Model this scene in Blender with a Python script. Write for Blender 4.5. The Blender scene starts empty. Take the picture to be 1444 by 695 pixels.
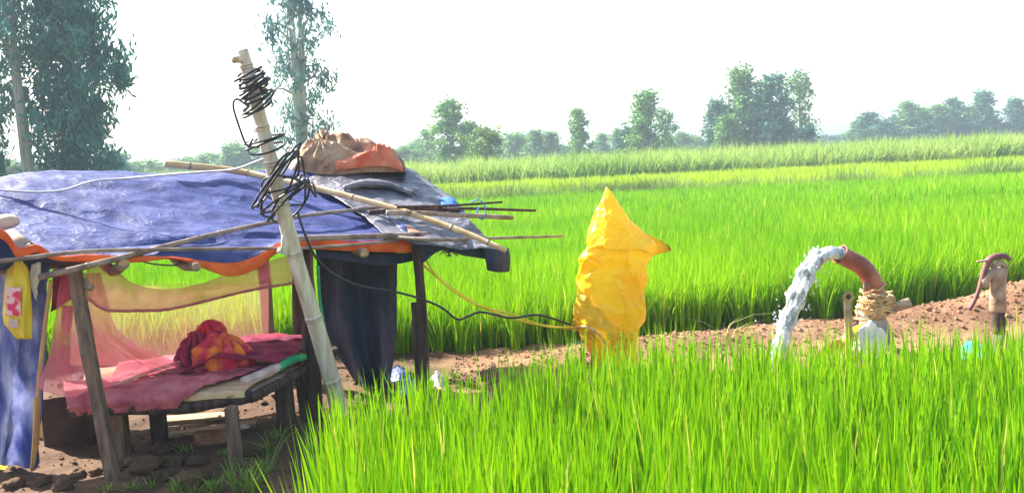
import bpy, math, random
import numpy as np
from mathutils import Vector, Matrix, noise
random.seed(7); rng = np.random.default_rng(7)
sc = bpy.context.scene
COL = sc.collection

# ------------------------------------------------------------------ camera, sky, sun, exposure
EYE = Vector((0, 0, 1.9)); FPX = 1250.0; W, HGT = 1444.0, 695.0
PITCH = math.atan(121.5 / FPX); ROLL = math.radians(-2.7)
CAMR = Matrix.Rotation(math.pi/2 - PITCH, 3, 'X') @ Matrix.Rotation(ROLL, 3, 'Z')
cam = bpy.data.cameras.new('camera'); cam.sensor_width = 36; cam.lens = 36*FPX/W
cam.clip_start = 0.05; cam.clip_end = 4000
camo = bpy.data.objects.new('camera', cam); COL.objects.link(camo)
camo.location = EYE; camo.rotation_euler = CAMR.to_euler()
sc.camera = camo

SUN_AZ = math.radians(-57)      # from +Y (view direction) towards -X (left)
SUN_EL = math.radians(40)
wd = bpy.data.worlds.new('World'); sc.world = wd; wd.use_nodes = True
wn = wd.node_tree.nodes; wn.clear()
bg = wn.new('ShaderNodeBackground'); sky = wn.new('ShaderNodeTexSky'); wo = wn.new('ShaderNodeOutputWorld')
sky.sky_type = 'NISHITA'; sky.sun_disc = False; sky.sun_elevation = SUN_EL; sky.sun_rotation = SUN_AZ
sky.air_density = 1.3; sky.dust_density = 2.5; sky.ozone_density = 1.0
bg.inputs[1].default_value = 0.082
wd.node_tree.links.new(sky.outputs[0], bg.inputs[0]); wd.node_tree.links.new(bg.outputs[0], wo.inputs[0])
sl = bpy.data.lights.new('sun', 'SUN'); sl.energy = 5.0; sl.angle = math.radians(0.6); sl.color = (1.0, 0.94, 0.84)
so = bpy.data.objects.new('sun', sl); COL.objects.link(so)
sdir = Vector((math.sin(SUN_AZ)*math.cos(SUN_EL), math.cos(SUN_AZ)*math.cos(SUN_EL), math.sin(SUN_EL)))
so.rotation_euler = sdir.to_track_quat('Z', 'Y').to_euler(); so.location = (-20, 5, 30)
vs = sc.view_settings; vs.view_transform = 'Standard'; vs.look = 'None'; vs.exposure = 1.92; vs.gamma = 1.0; vs.use_curve_mapping = False
sc.cycles.transparent_max_bounces = 16; sc.cycles.max_bounces = 8
sc.cycles.volume_bounces = 0

# ------------------------------------------------------------------ layout helpers (survey of the place from the eye point)
def ray(u, v):
    return CAMR @ Vector(((u - W/2)/FPX, -(v - HGT/2)/FPX, -1.0))
def PY(u, v, Y):                    # point at distance Y
    d = ray(u, v); return EYE + d*(Y/d.y)
def PZ(u, v, z=0.0):                # point at height z
    d = ray(u, v); return EYE + d*((z - EYE.z)/d.z)
HO = Vector((-2.75, 5.6, 0)); HU = Vector((0.79, 0.613, 0)); HV = Vector((-0.613, 0.79, 0))
def H(s, t, z): return HO + HU*s + HV*t + Vector((0, 0, z))
def PF(u, v, t=0.0):                # on the upright plane at depth t of the shelter
    d = ray(u, v); a = HV.dot(EYE - HO); return EYE + d*((t - a)/HV.dot(d))
RS, RZ = 0.32, 1.34                 # roof slope and eave height
def PR(u, v, lift=0.0):             # on the sloping roof plane
    d = ray(u, v); a = HV.dot(EYE - HO); b = HV.dot(d)
    return EYE + d*((RZ + lift + RS*a - EYE.z)/(d.z - RS*b))
def ST(p): q = p - HO; return HU.dot(q), HV.dot(q)

# ------------------------------------------------------------------ materials
MATS = {}
def mk(name, c1, c2=None, scale=6.0, rough=0.8, bump=0.0, bscale=40.0, transl=0.0, stretch=(1,1,1), metal=0.0,
       alpha=1.0, c3=None, spec=0.3, detail=4.0, attr=None, coord='Object', lo=0.35, hi=0.65, trans=0.0, crease=0.0, cscale=4.0, cdist=0.05):
    m = bpy.data.materials.new(name); m.use_nodes = True
    nt = m.node_tree; N = nt.nodes; L = nt.links; N.clear()
    out = N.new('ShaderNodeOutputMaterial'); b = N.new('ShaderNodeBsdfPrincipled')
    b.inputs['Roughness'].default_value = rough; b.inputs['Metallic'].default_value = metal
    b.inputs['Specular IOR Level'].default_value = spec
    if trans: b.inputs['Transmission Weight'].default_value = trans; b.inputs['IOR'].default_value = 1.33
    tc = N.new('ShaderNodeTexCoord'); mp = N.new('ShaderNodeMapping'); mp.inputs['Scale'].default_value = stretch
    L.new(tc.outputs[coord], mp.inputs[0])
    c2 = c2 or c1
    nz = N.new('ShaderNodeTexNoise'); nz.inputs['Scale'].default_value = scale; nz.inputs['Detail'].default_value = detail
    L.new(mp.outputs[0], nz.inputs['Vector'])
    cr = N.new('ShaderNodeValToRGB'); e = cr.color_ramp.elements
    e[0].position = lo; e[0].color = (*c1, 1); e[1].position = hi; e[1].color = (*c2, 1)
    if c3: x = e.new((lo+hi)/2); x.color = (*c3, 1)
    if attr:
        a = N.new('ShaderNodeAttribute'); a.attribute_name = attr
        L.new(a.outputs['Fac'], cr.inputs[0])
    else: L.new(nz.outputs[0], cr.inputs[0])
    L.new(cr.outputs[0], b.inputs['Base Color'])
    if bump:
        n2 = N.new('ShaderNodeTexNoise'); n2.inputs['Scale'].default_value = bscale; n2.inputs['Detail'].default_value = 5
        L.new(mp.outputs[0], n2.inputs['Vector'])
        bp = N.new('ShaderNodeBump'); bp.inputs['Strength'].default_value = bump; bp.inputs['Distance'].default_value = 0.02
        L.new(n2.outputs[0], bp.inputs['Height']); L.new(bp.outputs[0], b.inputs['Normal'])
        if crease:
            n3 = N.new('ShaderNodeTexNoise'); n3.inputs['Scale'].default_value = cscale; n3.inputs['Detail'].default_value = 3; n3.inputs['Distortion'].default_value = 0.6
            L.new(mp.outputs[0], n3.inputs['Vector'])
            m1 = N.new('ShaderNodeMath'); m1.operation = 'SUBTRACT'; m1.inputs[1].default_value = 0.5; L.new(n3.outputs[0], m1.inputs[0])
            m2 = N.new('ShaderNodeMath'); m2.operation = 'ABSOLUTE'; L.new(m1.outputs[0], m2.inputs[0])
            m3 = N.new('ShaderNodeMath'); m3.operation = 'POWER'; m3.inputs[1].default_value = 0.6; L.new(m2.outputs[0], m3.inputs[0])
            b2 = N.new('ShaderNodeBump'); b2.inputs['Strength'].default_value = crease; b2.inputs['Distance'].default_value = cdist; b2.invert = True
            L.new(m3.outputs[0], b2.inputs['Height']); L.new(bp.outputs[0], b2.inputs['Normal']); L.new(b2.outputs[0], b.inputs['Normal'])
    sh = b.outputs[0]
    if transl:
        t = N.new('ShaderNodeBsdfTranslucent'); L.new(cr.outputs[0], t.inputs[0])
        mx = N.new('ShaderNodeMixShader'); mx.inputs[0].default_value = transl
        L.new(sh, mx.inputs[1]); L.new(t.outputs[0], mx.inputs[2]); sh = mx.outputs[0]
    if alpha < 1:
        t = N.new('ShaderNodeBsdfTransparent'); mx = N.new('ShaderNodeMixShader'); mx.inputs[0].default_value = alpha
        L.new(t.outputs[0], mx.inputs[1]); L.new(sh, mx.inputs[2]); sh = mx.outputs[0]
    L.new(sh, out.inputs[0]); MATS[name] = m
    return m
rice_front = mk('rice_front', (0.06,0.27,0.002), (0.34,0.52,0.004), attr='tint', rough=0.55, spec=0.08, transl=0.38, lo=0, hi=1)
rice_back = mk('rice_back', (0.08,0.30,0.002), (0.29,0.51,0.004), attr='tint', rough=0.6, spec=0.06, transl=0.35, lo=0, hi=1)
rice_far = mk('rice_far', (0.26,0.44,0.01), (0.42,0.54,0.015), attr='tint', rough=0.6, spec=0.1, transl=0.4, lo=0, hi=1)
for m_ in (rice_front, rice_back):                       # one blade in fifty has gone straw yellow
    e_ = next(n for n in m_.node_tree.nodes if n.type == 'VALTORGB').color_ramp.elements
    e_[1].position = 0.92; x_ = e_.new(1.0); x_.color = (0.58, 0.50, 0.10, 1)
cane_m = mk('cane_leaf', (0.15,0.32,0.03), (0.46,0.55,0.14), attr='tint', rough=0.6, spec=0.15, transl=0.35, lo=0, hi=1)
weed_m = mk('weed_leaf', (0.10,0.22,0.03), (0.28,0.36,0.08), attr='tint', rough=0.6, transl=0.35, lo=0, hi=1)
dry_m = mk('dry_grass', (0.35,0.30,0.14), (0.5,0.42,0.2), attr='tint', rough=0.7, transl=0.3, lo=0, hi=1)
euc_m = mk('gum_leaf', (0.012,0.10,0.13), (0.11,0.29,0.23), attr='tint', rough=0.45, transl=0.3, lo=0, hi=1)
euc2_m = mk('gum_leaf_pale', (0.035,0.12,0.14), (0.11,0.25,0.21), attr='tint', rough=0.45, transl=0.3, lo=0, hi=1)
far_m = mk('far_leaf', (0.05,0.17,0.045), (0.20,0.38,0.07), attr='tint', rough=0.6, transl=0.3, lo=0, hi=1)
fard_m = mk('far_leaf_dark', (0.02,0.10,0.08), (0.08,0.22,0.10), attr='tint', rough=0.6, transl=0.25, lo=0, hi=1)
fary_m = mk('far_leaf_bright', (0.09,0.2,0.04), (0.2,0.32,0.05), attr='tint', rough=0.6, transl=0.3, lo=0, hi=1)
bark_m = mk('gum_bark', (0.20,0.17,0.16), (0.36,0.32,0.29), scale=3, stretch=(3,3,0.5), rough=0.9, bump=0.4, bscale=10)
barkp_m = mk('gum_bark_pale', (0.34,0.30,0.27), (0.55,0.50,0.46), scale=3, stretch=(3,3,0.5), rough=0.9, bump=0.3, bscale=10)
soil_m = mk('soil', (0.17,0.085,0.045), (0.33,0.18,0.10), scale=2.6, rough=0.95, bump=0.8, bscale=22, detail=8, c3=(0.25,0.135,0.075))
def yard_shade(m):
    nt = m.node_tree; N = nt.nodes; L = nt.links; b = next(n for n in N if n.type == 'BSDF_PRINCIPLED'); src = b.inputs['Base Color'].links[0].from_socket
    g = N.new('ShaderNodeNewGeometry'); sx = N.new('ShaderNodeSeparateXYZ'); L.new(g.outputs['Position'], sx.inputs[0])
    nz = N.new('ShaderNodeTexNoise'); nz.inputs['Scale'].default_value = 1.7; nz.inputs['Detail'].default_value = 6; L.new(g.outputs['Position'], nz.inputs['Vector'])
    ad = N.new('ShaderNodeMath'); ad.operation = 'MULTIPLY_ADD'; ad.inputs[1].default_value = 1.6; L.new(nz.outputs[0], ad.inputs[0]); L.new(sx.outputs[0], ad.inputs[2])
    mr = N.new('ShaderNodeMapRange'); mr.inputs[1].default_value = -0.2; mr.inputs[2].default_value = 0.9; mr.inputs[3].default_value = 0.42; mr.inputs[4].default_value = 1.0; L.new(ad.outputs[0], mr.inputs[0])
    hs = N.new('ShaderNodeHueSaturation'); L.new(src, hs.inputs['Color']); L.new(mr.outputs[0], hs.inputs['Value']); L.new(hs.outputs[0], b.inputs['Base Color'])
yard_shade(soil_m)            # trodden yard's colour is darkened to deepen the shelter's shade; bund is freshly dug
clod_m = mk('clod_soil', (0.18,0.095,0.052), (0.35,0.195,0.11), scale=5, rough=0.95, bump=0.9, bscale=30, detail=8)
yard_shade(clod_m)  # yard clods and crumbs get the same shade in their colour
blue_m = mk('blue_tarp', (0.020,0.033,0.14), (0.075,0.095,0.27), scale=4, rough=0.55, bump=0.3, bscale=34, detail=9, c3=(0.042,0.058,0.20), spec=0.2, transl=0.08, crease=0.4, cscale=3, cdist=0.05, stretch=(0.8,1.6,1))
bluel_m = mk('blue_tarp_pale', (0.06,0.10,0.36), (0.58,0.62,0.82), scale=7, rough=0.5, bump=0.6, bscale=14, detail=8, c3=(0.2,0.25,0.55), spec=0.4, stretch=(1,1,0.4), transl=0.4, crease=0.8, cscale=5, cdist=0.05)
black_m = mk('black_tarp', (0.065,0.068,0.09), (0.20,0.20,0.235), scale=3, rough=0.42, bump=0.5, bscale=14, detail=8, spec=0.5, crease=0.7, cscale=4, cdist=0.05)
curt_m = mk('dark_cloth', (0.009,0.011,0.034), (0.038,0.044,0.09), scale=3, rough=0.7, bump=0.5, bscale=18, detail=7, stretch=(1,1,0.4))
orange_m = mk('orange_hem', (0.75,0.10,0.015), (0.92,0.20,0.03), scale=7, rough=0.5, bump=0.3, bscale=25, transl=0.25)
sack_m = mk('brown_sacking', (0.20,0.11,0.08), (0.50,0.34,0.23), scale=5, rough=0.9, bump=0.8, bscale=30, detail=7, c3=(0.43,0.27,0.17), crease=0.9, cscale=4, cdist=0.08)
redcl_m = mk('red_cloth', (0.65,0.12,0.05), (0.8,0.32,0.2), scale=6, rough=0.8, bump=0.5, bscale=25, transl=0.2)
wood_m = mk('grey_wood', (0.085,0.05,0.04), (0.27,0.175,0.125), scale=7, rough=0.85, bump=0.5, bscale=14, stretch=(3,3,0.35), detail=6)
woodd_m = mk('dark_wood', (0.035,0.02,0.02), (0.11,0.065,0.055), scale=7, rough=0.9, bump=0.6, bscale=14, stretch=(3,3,0.4), detail=6)
cutw_m = mk('cut_wood', (0.35,0.22,0.14), (0.55,0.38,0.26), scale=15, rough=0.8, bump=0.2)
bamb_m = mk('pale_bamboo', (0.52,0.44,0.34), (0.78,0.72,0.60), scale=5, rough=0.5, bump=0.15, bscale=20, stretch=(4,4,0.5), spec=0.4)
bnode_m = mk('bamboo_node', (0.26,0.18,0.12), (0.42,0.32,0.22), scale=14, rough=0.7, bump=0.3)
tanb_m = mk('tan_bamboo', (0.50,0.33,0.16), (0.72,0.52,0.30), scale=6, rough=0.5, bump=0.15, bscale=20)
greyb_m = mk('weathered_pole', (0.17,0.12,0.10), (0.38,0.29,0.24), scale=9, rough=0.75, bump=0.3, bscale=25)
cable_m = mk('black_cable', (0.012,0.012,0.018), (0.03,0.03,0.045), scale=5, rough=0.4, spec=0.5)
greyc_m = mk('grey_wire', (0.35,0.36,0.40), (0.55,0.55,0.6), scale=4, rough=0.5)
yelw_m = mk('yellow_cord', (0.88,0.62,0.02), (0.95,0.78,0.08), scale=10, rough=0.6)
pink_m = mk('pink_net', (0.80,0.16,0.24), (0.92,0.32,0.40), scale=5, rough=0.9, transl=0.35, alpha=0.62)
pinkb_m = mk('pink_net_thin', (0.80,0.30,0.28), (0.90,0.45,0.38), scale=5, rough=0.9, transl=0.35, alpha=0.24)
quilt_m = mk('red_print_cloth', (0.68,0.015,0.05), (0.90,0.25,0.02), scale=8, rough=0.85, bump=0.4, bscale=30, c3=(0.60,0.03,0.10), detail=2)
blank_m = mk('maroon_blanket', (0.16,0.01,0.05), (0.42,0.03,0.08), scale=7, rough=0.9, bump=0.4, bscale=25)
mat_m = mk('straw_mat', (0.50,0.30,0.17), (0.72,0.50,0.30), scale=14, rough=0.9, bump=0.6, bscale=50, stretch=(0.4,3,1))
whiter_m = mk('pale_roll', (0.50,0.32,0.31), (0.72,0.56,0.52), scale=8, rough=0.8, bump=0.3)
greenr_m = mk('green_roll', (0.02,0.30,0.13), (0.06,0.45,0.2), scale=8, rough=0.7, bump=0.3)
yel_m = mk('yellow_sack_weave', (0.94,0.60,0.002), (0.97,0.76,0.010), scale=3.0, rough=0.27, bump=0.2, bscale=40, transl=0.35, spec=0.5, detail=5, crease=0.75, cscale=3.6, cdist=0.07)
pack_m = mk('yellow_packet', (0.85,0.60,0.02), (0.9,0.75,0.08), scale=6, rough=0.3, bump=0.5, bscale=14, transl=0.2, spec=0.5)
packp_m = mk('packet_print', (0.85,0.55,0.55), (0.75,0.05,0.14), scale=22, rough=0.35, lo=0.45, hi=0.55, detail=1)
rust_m = mk('rust_red_pipe', (0.20,0.045,0.025), (0.42,0.14,0.08), scale=7, rough=0.45, bump=0.25, bscale=30, c3=(0.30,0.075,0.045), spec=0.5)
straw_m = mk('straw_rope', (0.45,0.28,0.13), (0.72,0.5,0.27), scale=20, rough=0.9, bump=0.6)
greyp_m = mk('grey_pipe', (0.25,0.27,0.30), (0.45,0.46,0.48), scale=6, rough=0.55, bump=0.2)
brassp_m = mk('dull_brass', (0.30,0.19,0.10), (0.5,0.36,0.2), scale=10, rough=0.5, bump=0.3, metal=0.3)
iron_m = mk('weathered_iron', (0.22,0.13,0.09), (0.47,0.36,0.27), scale=9, rough=0.8, bump=0.4, bscale=40, c3=(0.34,0.24,0.17))
handle_m = mk('handle_iron', (0.12,0.05,0.06), (0.24,0.11,0.10), scale=10, rough=0.6, bump=0.2)
orangep_m = mk('orange_pipe', (0.75,0.25,0.04), (0.85,0.4,0.1), scale=8, rough=0.5)
yelp_m = mk('yellow_pipe', (0.8,0.6,0.03), (0.85,0.7,0.06), scale=8, rough=0.45)
clothw_m = mk('white_rag', (0.72,0.68,0.62), (0.86,0.84,0.8), scale=8, rough=0.8, bump=0.5, transl=0.2)
teal_m = mk('teal_plastic', (0.02,0.45,0.36), (0.12,0.65,0.5), scale=8, rough=0.35, transl=0.2, bump=0.4)
bluep_m = mk('blue_plastic', (0.03,0.14,0.55), (0.10,0.35,0.8), scale=7, rough=0.35, transl=0.2, bump=0.4)
blued_m = mk('navy_plastic', (0.02,0.03,0.14), (0.06,0.09,0.3), scale=7, rough=0.4, bump=0.4)
card_m = mk('brown_board', (0.06,0.035,0.03), (0.16,0.09,0.065), scale=4, rough=0.9, bump=0.2)
brick_m = mk('old_brick', (0.22,0.09,0.06), (0.36,0.16,0.10), scale=14, rough=0.95, bump=0.6, bscale=50)
plank_m = mk('plank_wood', (0.30,0.20,0.14), (0.5,0.36,0.25), scale=6, rough=0.85, bump=0.4, stretch=(0.5,6,6))
oboard_m = mk('orange_board', (0.5,0.27,0.10), (0.68,0.42,0.18), scale=6, rough=0.7, bump=0.2, stretch=(5,5,0.5))
water_m = bpy.data.materials.new('water'); water_m.use_nodes = True
def water_nodes(m):
    N = m.node_tree.nodes; L = m.node_tree.links; N.clear()
    out = N.new('ShaderNodeOutputMaterial'); g = N.new('ShaderNodeBsdfPrincipled'); g.inputs['Base Color'].default_value = (.93,.97,1,1)
    g.inputs['Transmission Weight'].default_value = 1; g.inputs['IOR'].default_value = 1.33; g.inputs['Roughness'].default_value = 0.04
    d = N.new('ShaderNodeBsdfPrincipled'); d.inputs['Base Color'].default_value = (.86,.91,.95,1); d.inputs['Roughness'].default_value = .3
    t = N.new('ShaderNodeBsdfTranslucent'); t.inputs[0].default_value = (.8,.88,.93,1); m1 = N.new('ShaderNodeMixShader'); m1.inputs[0].default_value = .4
    L.new(d.outputs[0], m1.inputs[1]); L.new(t.outputs[0], m1.inputs[2])
    tc = N.new('ShaderNodeTexCoord'); mp = N.new('ShaderNodeMapping'); mp.inputs['Scale'].default_value = (1, 1, .55); L.new(tc.outputs['Object'], mp.inputs[0])
    nz = N.new('ShaderNodeTexNoise'); nz.inputs['Scale'].default_value = 17; nz.inputs['Detail'].default_value = 5; L.new(mp.outputs[0], nz.inputs['Vector'])
    cr = N.new('ShaderNodeValToRGB'); cr.color_ramp.elements[0].position = .42; cr.color_ramp.elements[1].position = .60; cr.color_ramp.elements[0].color = (.12,.12,.12,1); L.new(nz.outputs[0], cr.inputs[0])
    n2 = N.new('ShaderNodeTexNoise'); n2.inputs['Scale'].default_value = 26; n2.inputs['Detail'].default_value = 4; L.new(mp.outputs[0], n2.inputs['Vector'])
    bp = N.new('ShaderNodeBump'); bp.inputs['Strength'].default_value = .8; bp.inputs['Distance'].default_value = .03; L.new(n2.outputs[0], bp.inputs['Height'])
    L.new(bp.outputs[0], g.inputs['Normal']); L.new(bp.outputs[0], d.inputs['Normal'])
    mx = N.new('ShaderNodeMixShader'); L.new(cr.outputs[0], mx.inputs[0]); L.new(g.outputs[0], mx.inputs[1]); L.new(m1.outputs[0], mx.inputs[2]); L.new(mx.outputs[0], out.inputs[0])
water_nodes(water_m)
hill_m = mk('far_hill', (0.07,0.12,0.07), (0.12,0.17,0.09), scale=0.02, rough=1)

# ------------------------------------------------------------------ mesh helpers
def setp(o, label=None, cat=None, group=None, kind=None):
    if label: o['label'] = label
    if cat: o['category'] = cat
    if group: o['group'] = group
    if kind: o['kind'] = kind
    return o
def link(name, me, m=None, parent=None, smooth=True):
    o = bpy.data.objects.new(name, me); COL.objects.link(o)
    if m: me.materials.append(m)
    if smooth and me is not None and len(me.polygons): me.polygons.foreach_set('use_smooth', [True]*len(me.polygons))
    if parent:
        o.parent = parent
        o.matrix_parent_inverse = Matrix.Translation(-parent.location)
    return o
def empty(name, loc, label, cat, group=None):
    o = bpy.data.objects.new(name, None); COL.objects.link(o); o.location = loc; o.empty_display_size = 0.1
    return setp(o, label, cat, group)
class MB:
    def __init__(s): s.v = []; s.f = []
    def tube(s, path, rad, n=8, cap=True, sq=None, jit=0.0):
        path = [Vector(p) for p in path]; k = len(path)
        if not hasattr(rad, '__len__'): rad = [rad]*k
        b = len(s.v); prev = None
        for i, p in enumerate(path):
            d = (path[min(i+1, k-1)] - path[max(i-1, 0)])
            d = d.normalized() if d.length > 1e-9 else Vector((0,0,1))
            if prev is None:
                a = Vector((0,0,1)) if abs(d.z) < 0.9 else Vector((1,0,0))
                x = d.cross(a).normalized()
            else:
                x = (prev - d*prev.dot(d)); x = x.normalized() if x.length > 1e-6 else d.orthogonal().normalized()
            prev = x; y = d.cross(x)
            for j in range(n):
                an = 2*math.pi*j/n; r = rad[i]*(1 + jit*random.uniform(-1, 1))
                cx, cy = math.cos(an), math.sin(an)
                if sq: m_ = max(abs(cx), abs(cy)); cx, cy = cx/m_*sq[0], cy/m_*sq[1]
                s.v.append(p + (x*cx + y*cy)*r)
        for i in range(k-1):
            for j in range(n):
                s.f.append((b+i*n+j, b+i*n+(j+1) % n, b+(i+1)*n+(j+1) % n, b+(i+1)*n+j))
        if cap:
            s.f.append(tuple(b+j for j in range(n))[::-1]); s.f.append(tuple(b+(k-1)*n+j for j in range(n)))
        return s
    def box(s, c, sz, R=None, jit=0.0):
        b = len(s.v); R = R or Matrix.Identity(3)
        for x in (-1,1):
            for y in (-1,1):
                for z in (-1,1):
                    q = Vector((x*sz[0]/2, y*sz[1]/2, z*sz[2]/2)) + Vector([random.uniform(-jit, jit) for _ in range(3)])
                    s.v.append(Vector(c) + R @ q)
        for f in ((0,1,3,2),(4,6,7,5),(0,4,5,1),(2,3,7,6),(0,2,6,4),(1,5,7,3)): s.f.append(tuple(b+i for i in f))
        return s
    def mesh(s, name='mesh'):
        me = bpy.data.meshes.new(name); me.from_pydata([tuple(v) for v in s.v], [], s.f); me.update(); return me
    def build(s, name, m, parent=None, smooth=True):
        return link(name, s.mesh(name), m, parent, smooth)
def bev(o, w=0.004, seg=2):
    md = o.modifiers.new('bevel', 'BEVEL'); md.width = w; md.segments = seg; md.limit_method = 'ANGLE'; return o
def spline(pts, n):
    P = np.array([list(p) for p in pts], float); k = len(P)
    if k == 2: t = np.linspace(0, 1, n)[:, None]; return P[0]*(1-t) + P[1]*t
    E = np.vstack([2*P[0]-P[1], P, 2*P[-1]-P[-2]])
    out = []
    for t in np.linspace(0, k-1, n):
        i = min(int(t), k-2); f = t-i; a, b, c, d = E[i:i+4]
        out.append(0.5*((2*b) + (-a+c)*f + (2*a-5*b+4*c-d)*f*f + (-a+3*b-3*c+d)*f**3))
    return np.array(out)
def patch(name, ctrl, nu, nv, m, parent=None, disp=None, thick=0.003, cut=None):
    rows = [spline(r, nv) for r in ctrl]
    S = np.stack([spline([r[j] for r in rows], nu) for j in range(nv)], 1)
    gu = np.gradient(S, axis=0); gv = np.gradient(S, axis=1)
    Nn = np.cross(gv, gu); Nn /= (np.linalg.norm(Nn, axis=2, keepdims=True)+1e-9)
    if disp:
        for i in range(nu):
            for j in range(nv):
                S[i, j] += Nn[i, j]*disp(i/(nu-1), j/(nv-1), Vector(S[i, j]))
    f = [(i*nv+j, i*nv+j+1, (i+1)*nv+j+1, (i+1)*nv+j) for i in range(nu-1) for j in range(nv-1) if not (cut and cut(i/(nu-1), j/(nv-1)))]
    me = bpy.data.meshes.new(name); me.from_pydata(S.reshape(-1, 3).tolist(), [], f); me.update()
    o = link(name, me, m, parent)
    if thick:
        md = o.modifiers.new('thickness', 'SOLIDIFY'); md.thickness = thick; md.offset = 0
    return o
def ridge(p, sc_, oc=3):
    v = 0; a = 1; q = Vector(p)*sc_
    for _ in range(oc): v += a*(1-2*abs(noise.noise(q))); a *= 0.5; q = q*2.1
    return v/1.75
def fbm(p, sc_, oc=4): return noise.fractal(Vector(p)*sc_, 1.0, 2.0, oc)
def lump(name, c, size, m, parent=None, seed=0, amp=0.25, fr=1.6, sub=3, flat=None, R=None, rf=0.5):
    import bmesh
    bm = bmesh.new(); bmesh.ops.create_icosphere(bm, subdivisions=sub, radius=1)
    off = Vector((seed*3.1, seed*1.7, seed*2.3))
    for v in bm.verts:
        d = v.co.normalized(); k = 1 + amp*noise.fractal(d*fr+off, 1.0, 2.0, 4) + amp*rf*(1-2*abs(noise.noise(d*fr*2+off)))
        q = Vector((d.x*k*size[0], d.y*k*size[1], d.z*k*size[2]))
        if flat is not None and q.z < flat: q.z = flat + (q.z-flat)*0.1
        if R: q = R @ q
        v.co = Vector(c) + q
    me = bpy.data.meshes.new(name); bm.to_mesh(me); bm.free()
    return link(name, me, m, parent)
def np_mesh(name, V, faces_list, tint=None):
    """V (n,3); faces_list: list of int arrays (k, m) of equal-sized polygons"""
    me = bpy.data.meshes.new(name)
    nl = sum(a.size for a in faces_list); nf = sum(len(a) for a in faces_list)
    me.vertices.add(len(V)); me.vertices.foreach_set('co', np.ascontiguousarray(V, np.float32).ravel())
    me.loops.add(nl); me.polygons.add(nf)
    me.loops.foreach_set('vertex_index', np.concatenate([a.ravel() for a in faces_list]).astype(np.int32))
    sizes = np.concatenate([np.full(len(a), a.shape[1]) for a in faces_list])
    st = np.concatenate([[0], np.cumsum(sizes)[:-1]]).astype(np.int32)
    me.polygons.foreach_set('loop_start', st)
    try: me.polygons.foreach_set('loop_total', sizes.astype(np.int32))
    except Exception: pass
    if tint is not None:
        at = me.attributes.new('tint', 'FLOAT', 'POINT'); at.data.foreach_set('value', tint.astype(np.float32))
    me.update(calc_edges=True); me.validate(); return me
def blades(name, B, h, w, bend, seg=3, az=None, tintr=None, m=None, parent=None, up=None):
    n = len(B); az = rng.uniform(0, 2*np.pi, n) if az is None else az
    dr = np.stack([np.cos(az), np.sin(az), 0*az], 1)
    fa = az + np.pi/2 + rng.uniform(-0.9, 0.9, n); side = np.stack([np.cos(fa), np.sin(fa), 0*fa], 1)
    lean = rng.normal(0, 0.075, (n, 2))
    V = np.zeros((n, 2*seg+1, 3))
    for i in range(seg+1):
        t = i/seg
        p = B + dr*(h*bend*t*t)[:, None]; p[:, 2] += h*t*(1-0.35*bend*t)
        p[:, 0] += lean[:, 0]*h*t; p[:, 1] += lean[:, 1]*h*t
        if i == seg: V[:, 2*seg] = p
        else:
            ww = (w*(0.75+0.5*math.sin(math.pi*min(1, t+0.2)))*(1-0.55*t))[:, None]*0.5
            V[:, 2*i] = p - side*ww; V[:, 2*i+1] = p + side*ww
    b = (np.arange(n)*(2*seg+1))[:, None]
    q = np.concatenate([b + np.array([[2*i, 2*i+1, 2*i+3, 2*i+2]]) for i in range(seg-1)]) if seg > 1 else np.zeros((0, 4), int)
    tri = b + np.array([[2*seg-2, 2*seg-1, 2*seg]])
    tt = rng.uniform(0, 1, n) if tintr is None else tintr
    me = np_mesh(name, V.reshape(-1, 3), [a for a in (q, tri) if len(a)], np.repeat(tt, 2*seg+1))
    return link(name, me, m, parent)

# ------------------------------------------------------------------ ground
def bund_y(x): return 8.0 + 0.21*max(x, -0.5) if x > -0.5 else 7.9
def ground_z(x, y):
    z = 0.0
    if 4.3 < y < 11 and -8 < x < 12:
        d = y - bund_y(x)
        hgt = 0.05 + 0.11*min(1, max(0, (x+0.5)/1.5)) + 0.32*min(1, max(0, (x-3.6)/2.4))**1.3
        wd_ = 0.38 + 0.25*min(1, max(0, (x-3.5)/2))
        z += hgt*math.exp(-(d/wd_)**2)
        e = min(1, (y-4.3)/0.5)*min(1, (11-y)/0.5)
        p = Vector((x, y, 0))
        z += e*(0.035*fbm(p, 1.3) + 0.02*fbm(p, 5))
        z += e*0.022*max(0, ridge(p, 7, 2))*(1 if abs(d) < 0.9 or x < -0.6 else 0.3)
        # water channel dug in front of the pump
        cx = x-2.25; cy = y-6.9
        z -= 0.10*math.exp(-((cx/0.9)**2 + (cy/0.35)**2))
    return z
def GP(u, v):                       # pixel to ground
    p = PZ(u, v, 0)
    for _ in range(4): p = PZ(u, v, ground_z(p.x, p.y))
    return p
def axis(a, b, fine0, fine1, step, g=1.35):
    c = list(np.arange(fine0, fine1+1e-6, step)); s = step
    while c[-1] < b: s *= g; c.append(min(b, c[-1]+s))
    s = step
    while c[0] > a: s *= g; c.insert(0, max(a, c[0]-s))
    return c
gx = axis(-380, 380, -5.5, 8, 0.06); gy = axis(-50, 585, 4.6, 10.4, 0.05)
GV = [(x, y, ground_z(x, y)) for y in gy for x in gx]; nx = len(gx)
GF = [(j*nx+i, j*nx+i+1, (j+1)*nx+i+1, (j+1)*nx+i) for j in range(len(gy)-1) for i in range(nx-1)]
me = bpy.data.meshes.new('ground'); me.from_pydata(GV, [], GF); me.update()
setp(link('ground', me, soil_m), kind='structure', label='bare brown earth under the shelter and along the bund')
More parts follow.
